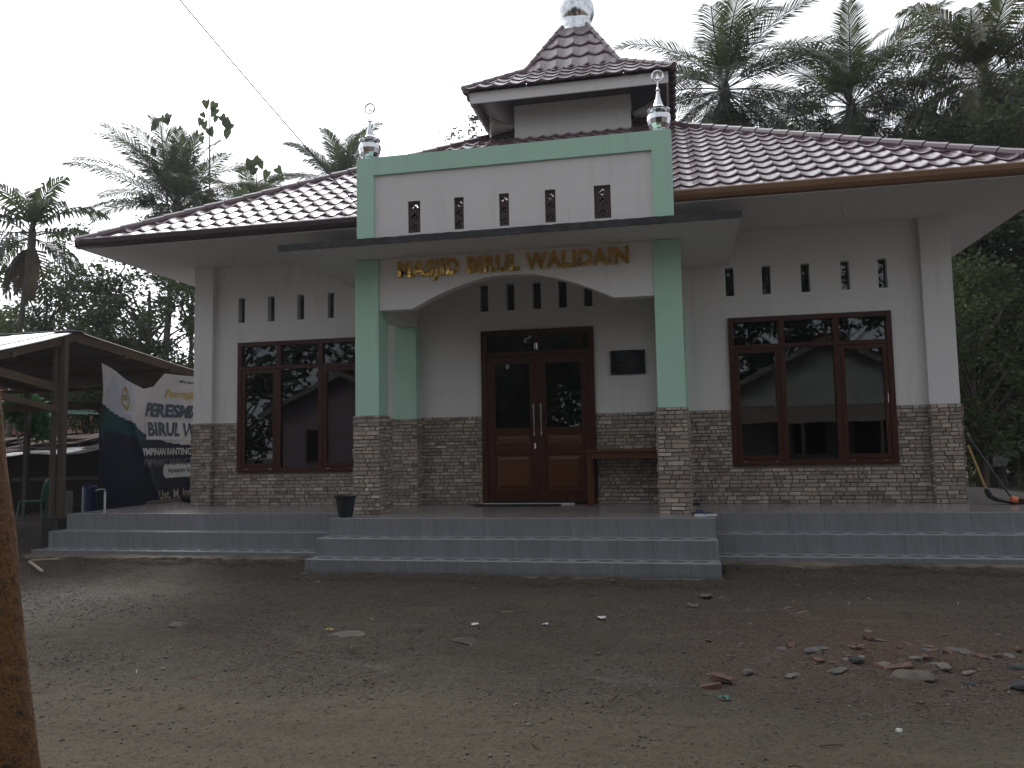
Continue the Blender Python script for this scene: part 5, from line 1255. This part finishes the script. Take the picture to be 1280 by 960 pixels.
for x in (1.8, 4.4, 7.0, 9.5): mb = MB(); mb.beam((x, -5.1, -.65), (x, -5.1, 1.56), .1, .1); mb.build('post', M['old_timber'], aw)
# washing line, right
wl = empty('washing_line', (8.6, 25, .9), 'washing line strung between trees right of the mosque', 'washing line')
mb = MB(); mb.tube([(6.8, 25.2, 1.0), (8.6, 25, .80), (10.4, 24.8, .95)], .006, 5); mb.build('line', M['cable'], wl)
for x in (6.8, 10.4): mb = MB(); mb.tube([(x, 25.2 if x < 8 else 24.8, -.7), (x, 25.2 if x < 8 else 24.8, 1.15)], .03, 6); mb.build('pole', M['bark'], wl)
for x, w, h, col, lab in ((8.42, .11, .38, (.38, .16, .19), 'pink cloth on the washing line, leftmost'), (8.62, .11, .48, (.18, .36, .42), 'pale blue cloth on the washing line'), (8.84, .08, .5, (.20, .12, .16), 'dark reddish cloth on the washing line'), (9.02, .2, .72, (.42, .43, .44), 'large pale towel on the washing line, rightmost')):
    m2 = MB(); n_ = 8; vs = []
    for i in range(n_ + 1):
        for j in range(n_ + 1): vs.append((x - w + 2 * w * i / n_ * (1 - .15 * math.sin(j)), 24.93 + .03 * math.sin(i * 1.7 + j * .6), .80 - h * j / n_))
    m2.add(vs, [(i * (n_ + 1) + j, (i + 1) * (n_ + 1) + j, (i + 1) * (n_ + 1) + j + 1, i * (n_ + 1) + j + 1) for i in range(n_) for j in range(n_)], col); tag(m2.build('laundry', M['clothes']), lab, 'laundry', 'laundry on the line')
# overhead cable and its pole (outside the frame)
cA = at(446, 256, 11.2); cB = Vector((-7.15, 6.0, 8.66)); pts = [cA.lerp(cB, k / 20) - Vector((0, 0, .10 * math.sin(math.pi * k / 20))) for k in range(21)]
mb = MB(); mb.tube(pts, .0085, 6); tag(mb.build('power_cable', M['cable']), 'dark overhead cable slanting down to the mosque roof from upper left', 'cable')
mb = MB(); mb.tube([(-7.2, 5.95, -.7), (-7.2, 5.95, 9.1)], [.14, .10], 12); up_ = mb
# the pole would stand in view if it went straight down here, so the cable runs on to a pole over the road
pts = [cB.lerp(Vector((-8.9, 1.0, 9.6)), k / 8) for k in range(9)]
mb = MB(); mb.tube(pts, .0085, 6); mb2 = mb
o2 = mb.build('cable_run', M['cable']); o2.name = 'power_cable'; tag(o2, 'dark cable running on overhead to the utility pole, out of view', 'cable')
upo = empty('utility_pole', (-9.0, .9, -.65), 'utility pole beside the road outside the left of the frame', 'utility pole')
mb = MB(); mb.tube([(-9.0, .9, -.75), (-9.0, .9, 9.9)], [.15, .10], 12); mb.build('pole', M['concrete'], upo); mb = MB(); mb.beam((-9.6, .9, 9.55), (-8.3, .9, 9.55), .08, .1); mb.build('crossarm', M['concrete'], upo)

# ------------------------------------------------------------------ ADDED HAZE, IMITATES LENS GLARE
m, t = newmat('glare_haze'); pv_ = t.n('ShaderNodeVolumePrincipled'); pv_.inputs['Color'].default_value = (.88, .93, 1, 1); pv_.inputs['Density'].default_value = HAZE; pv_.inputs['Anisotropy'].default_value = .45
o_ = t.n('ShaderNodeOutputMaterial'); t.t.links.new(pv_.outputs[0], o_.inputs['Volume'])
mb = MB(); mb.box(-135, 135, -135, 135, -1.9, 22)
tag(mb.build('haze', m), 'thin haze volume added to imitate a veil of lens glare', 'haze', kind='stuff')
# ------------------------------------------------------------------ LIGHT, SKY, CAMERA
SUN_EL, SUN_AZ = 38.0, -36.0      # azimuth from +Y towards +X
sd = Vector((math.sin(R(SUN_AZ)) * math.cos(R(SUN_EL)), math.cos(R(SUN_AZ)) * math.cos(R(SUN_EL)), math.sin(R(SUN_EL))))
w = bpy.data.worlds.new('World'); sc.world = w; w.use_nodes = True; t = NT.__new__(NT); t.t = w.node_tree; t.t.nodes.clear()
sky = t.n('ShaderNodeTexSky', sky_type='NISHITA', sun_disc=False, sun_elevation=R(SUN_EL), sun_rotation=R(SUN_AZ), air_density=1.0, dust_density=2.0)
gen = t.n('ShaderNodeTexCoord').outputs['Generated']
dt = t.n('ShaderNodeVectorMath', operation='DOT_PRODUCT', i_0=gen, i_1=tuple(sd)).outputs['Value']
glow = t.math('POWER', t.math('MAXIMUM', t.math('ADD', t.math('MULTIPLY', dt, .5), .5), 0.0), 8.0)
cn = t.noise(t.scale(gen, 1, 1, 2.2), 2.6, 7, .55, .4)
cb = t.math('ADD', 4.6, t.math('MULTIPLY', glow, 14.0)); cb = t.math('MULTIPLY', cb, t.math('ADD', .30, t.math('MULTIPLY', cn, 1.4)))
cc = t.n('ShaderNodeCombineColor'); t.put(cc.inputs[0], cb); t.put(cc.inputs[1], t.math('MULTIPLY', cb, 1.02)); t.put(cc.inputs[2], t.math('MULTIPLY', cb, 1.075))
cov = t.math('MULTIPLY', t.math('SUBTRACT', cn, .24), 5.0, clamp=True)
col = t.mix(t.math('MULTIPLY', cov, .95), sky.outputs[0], cc.outputs[0])
bg = t.n('ShaderNodeBackground'); t.put(bg.inputs[0], col); bg.inputs[1].default_value = .12
o = t.n('ShaderNodeOutputWorld'); t.t.links.new(bg.outputs[0], o.inputs[0])
sl_ = bpy.data.lights.new('sun', 'SUN'); sl_.energy = 1.3; sl_.angle = R(12); sl_.color = (1, .96, .9)
so = bpy.data.objects.new('sun', sl_); COL.objects.link(so); so.rotation_euler = sd.to_track_quat('Z', 'Y').to_euler(); so.location = (0, 0, 20)
cam = bpy.data.cameras.new('camera'); co = bpy.data.objects.new('camera', cam); COL.objects.link(co)
cam.sensor_fit = 'HORIZONTAL'; cam.sensor_width = 36; cam.lens = F_PX / 1280 * 36; cam.clip_end = 2000; cam.clip_start = .05
mw = Matrix(((RM[0, 0], -RM[0, 1], -RM[0, 2], 0), (RM[1, 0], -RM[1, 1], -RM[1, 2], 0), (RM[2, 0], -RM[2, 1], -RM[2, 2], CAM[2]), (0, 0, 0, 1)))
co.matrix_world = mw; sc.camera = co
sc.view_settings.view_transform = 'Standard'; sc.view_settings.look = 'None'; sc.view_settings.exposure = 0.35; sc.view_settings.gamma = 1
sc.cycles.max_bounces = 6; sc.cycles.transparent_max_bounces = 12; sc.cycles.diffuse_bounces = 3; sc.cycles.glossy_bounces = 4
sc.render.film_transparent = False
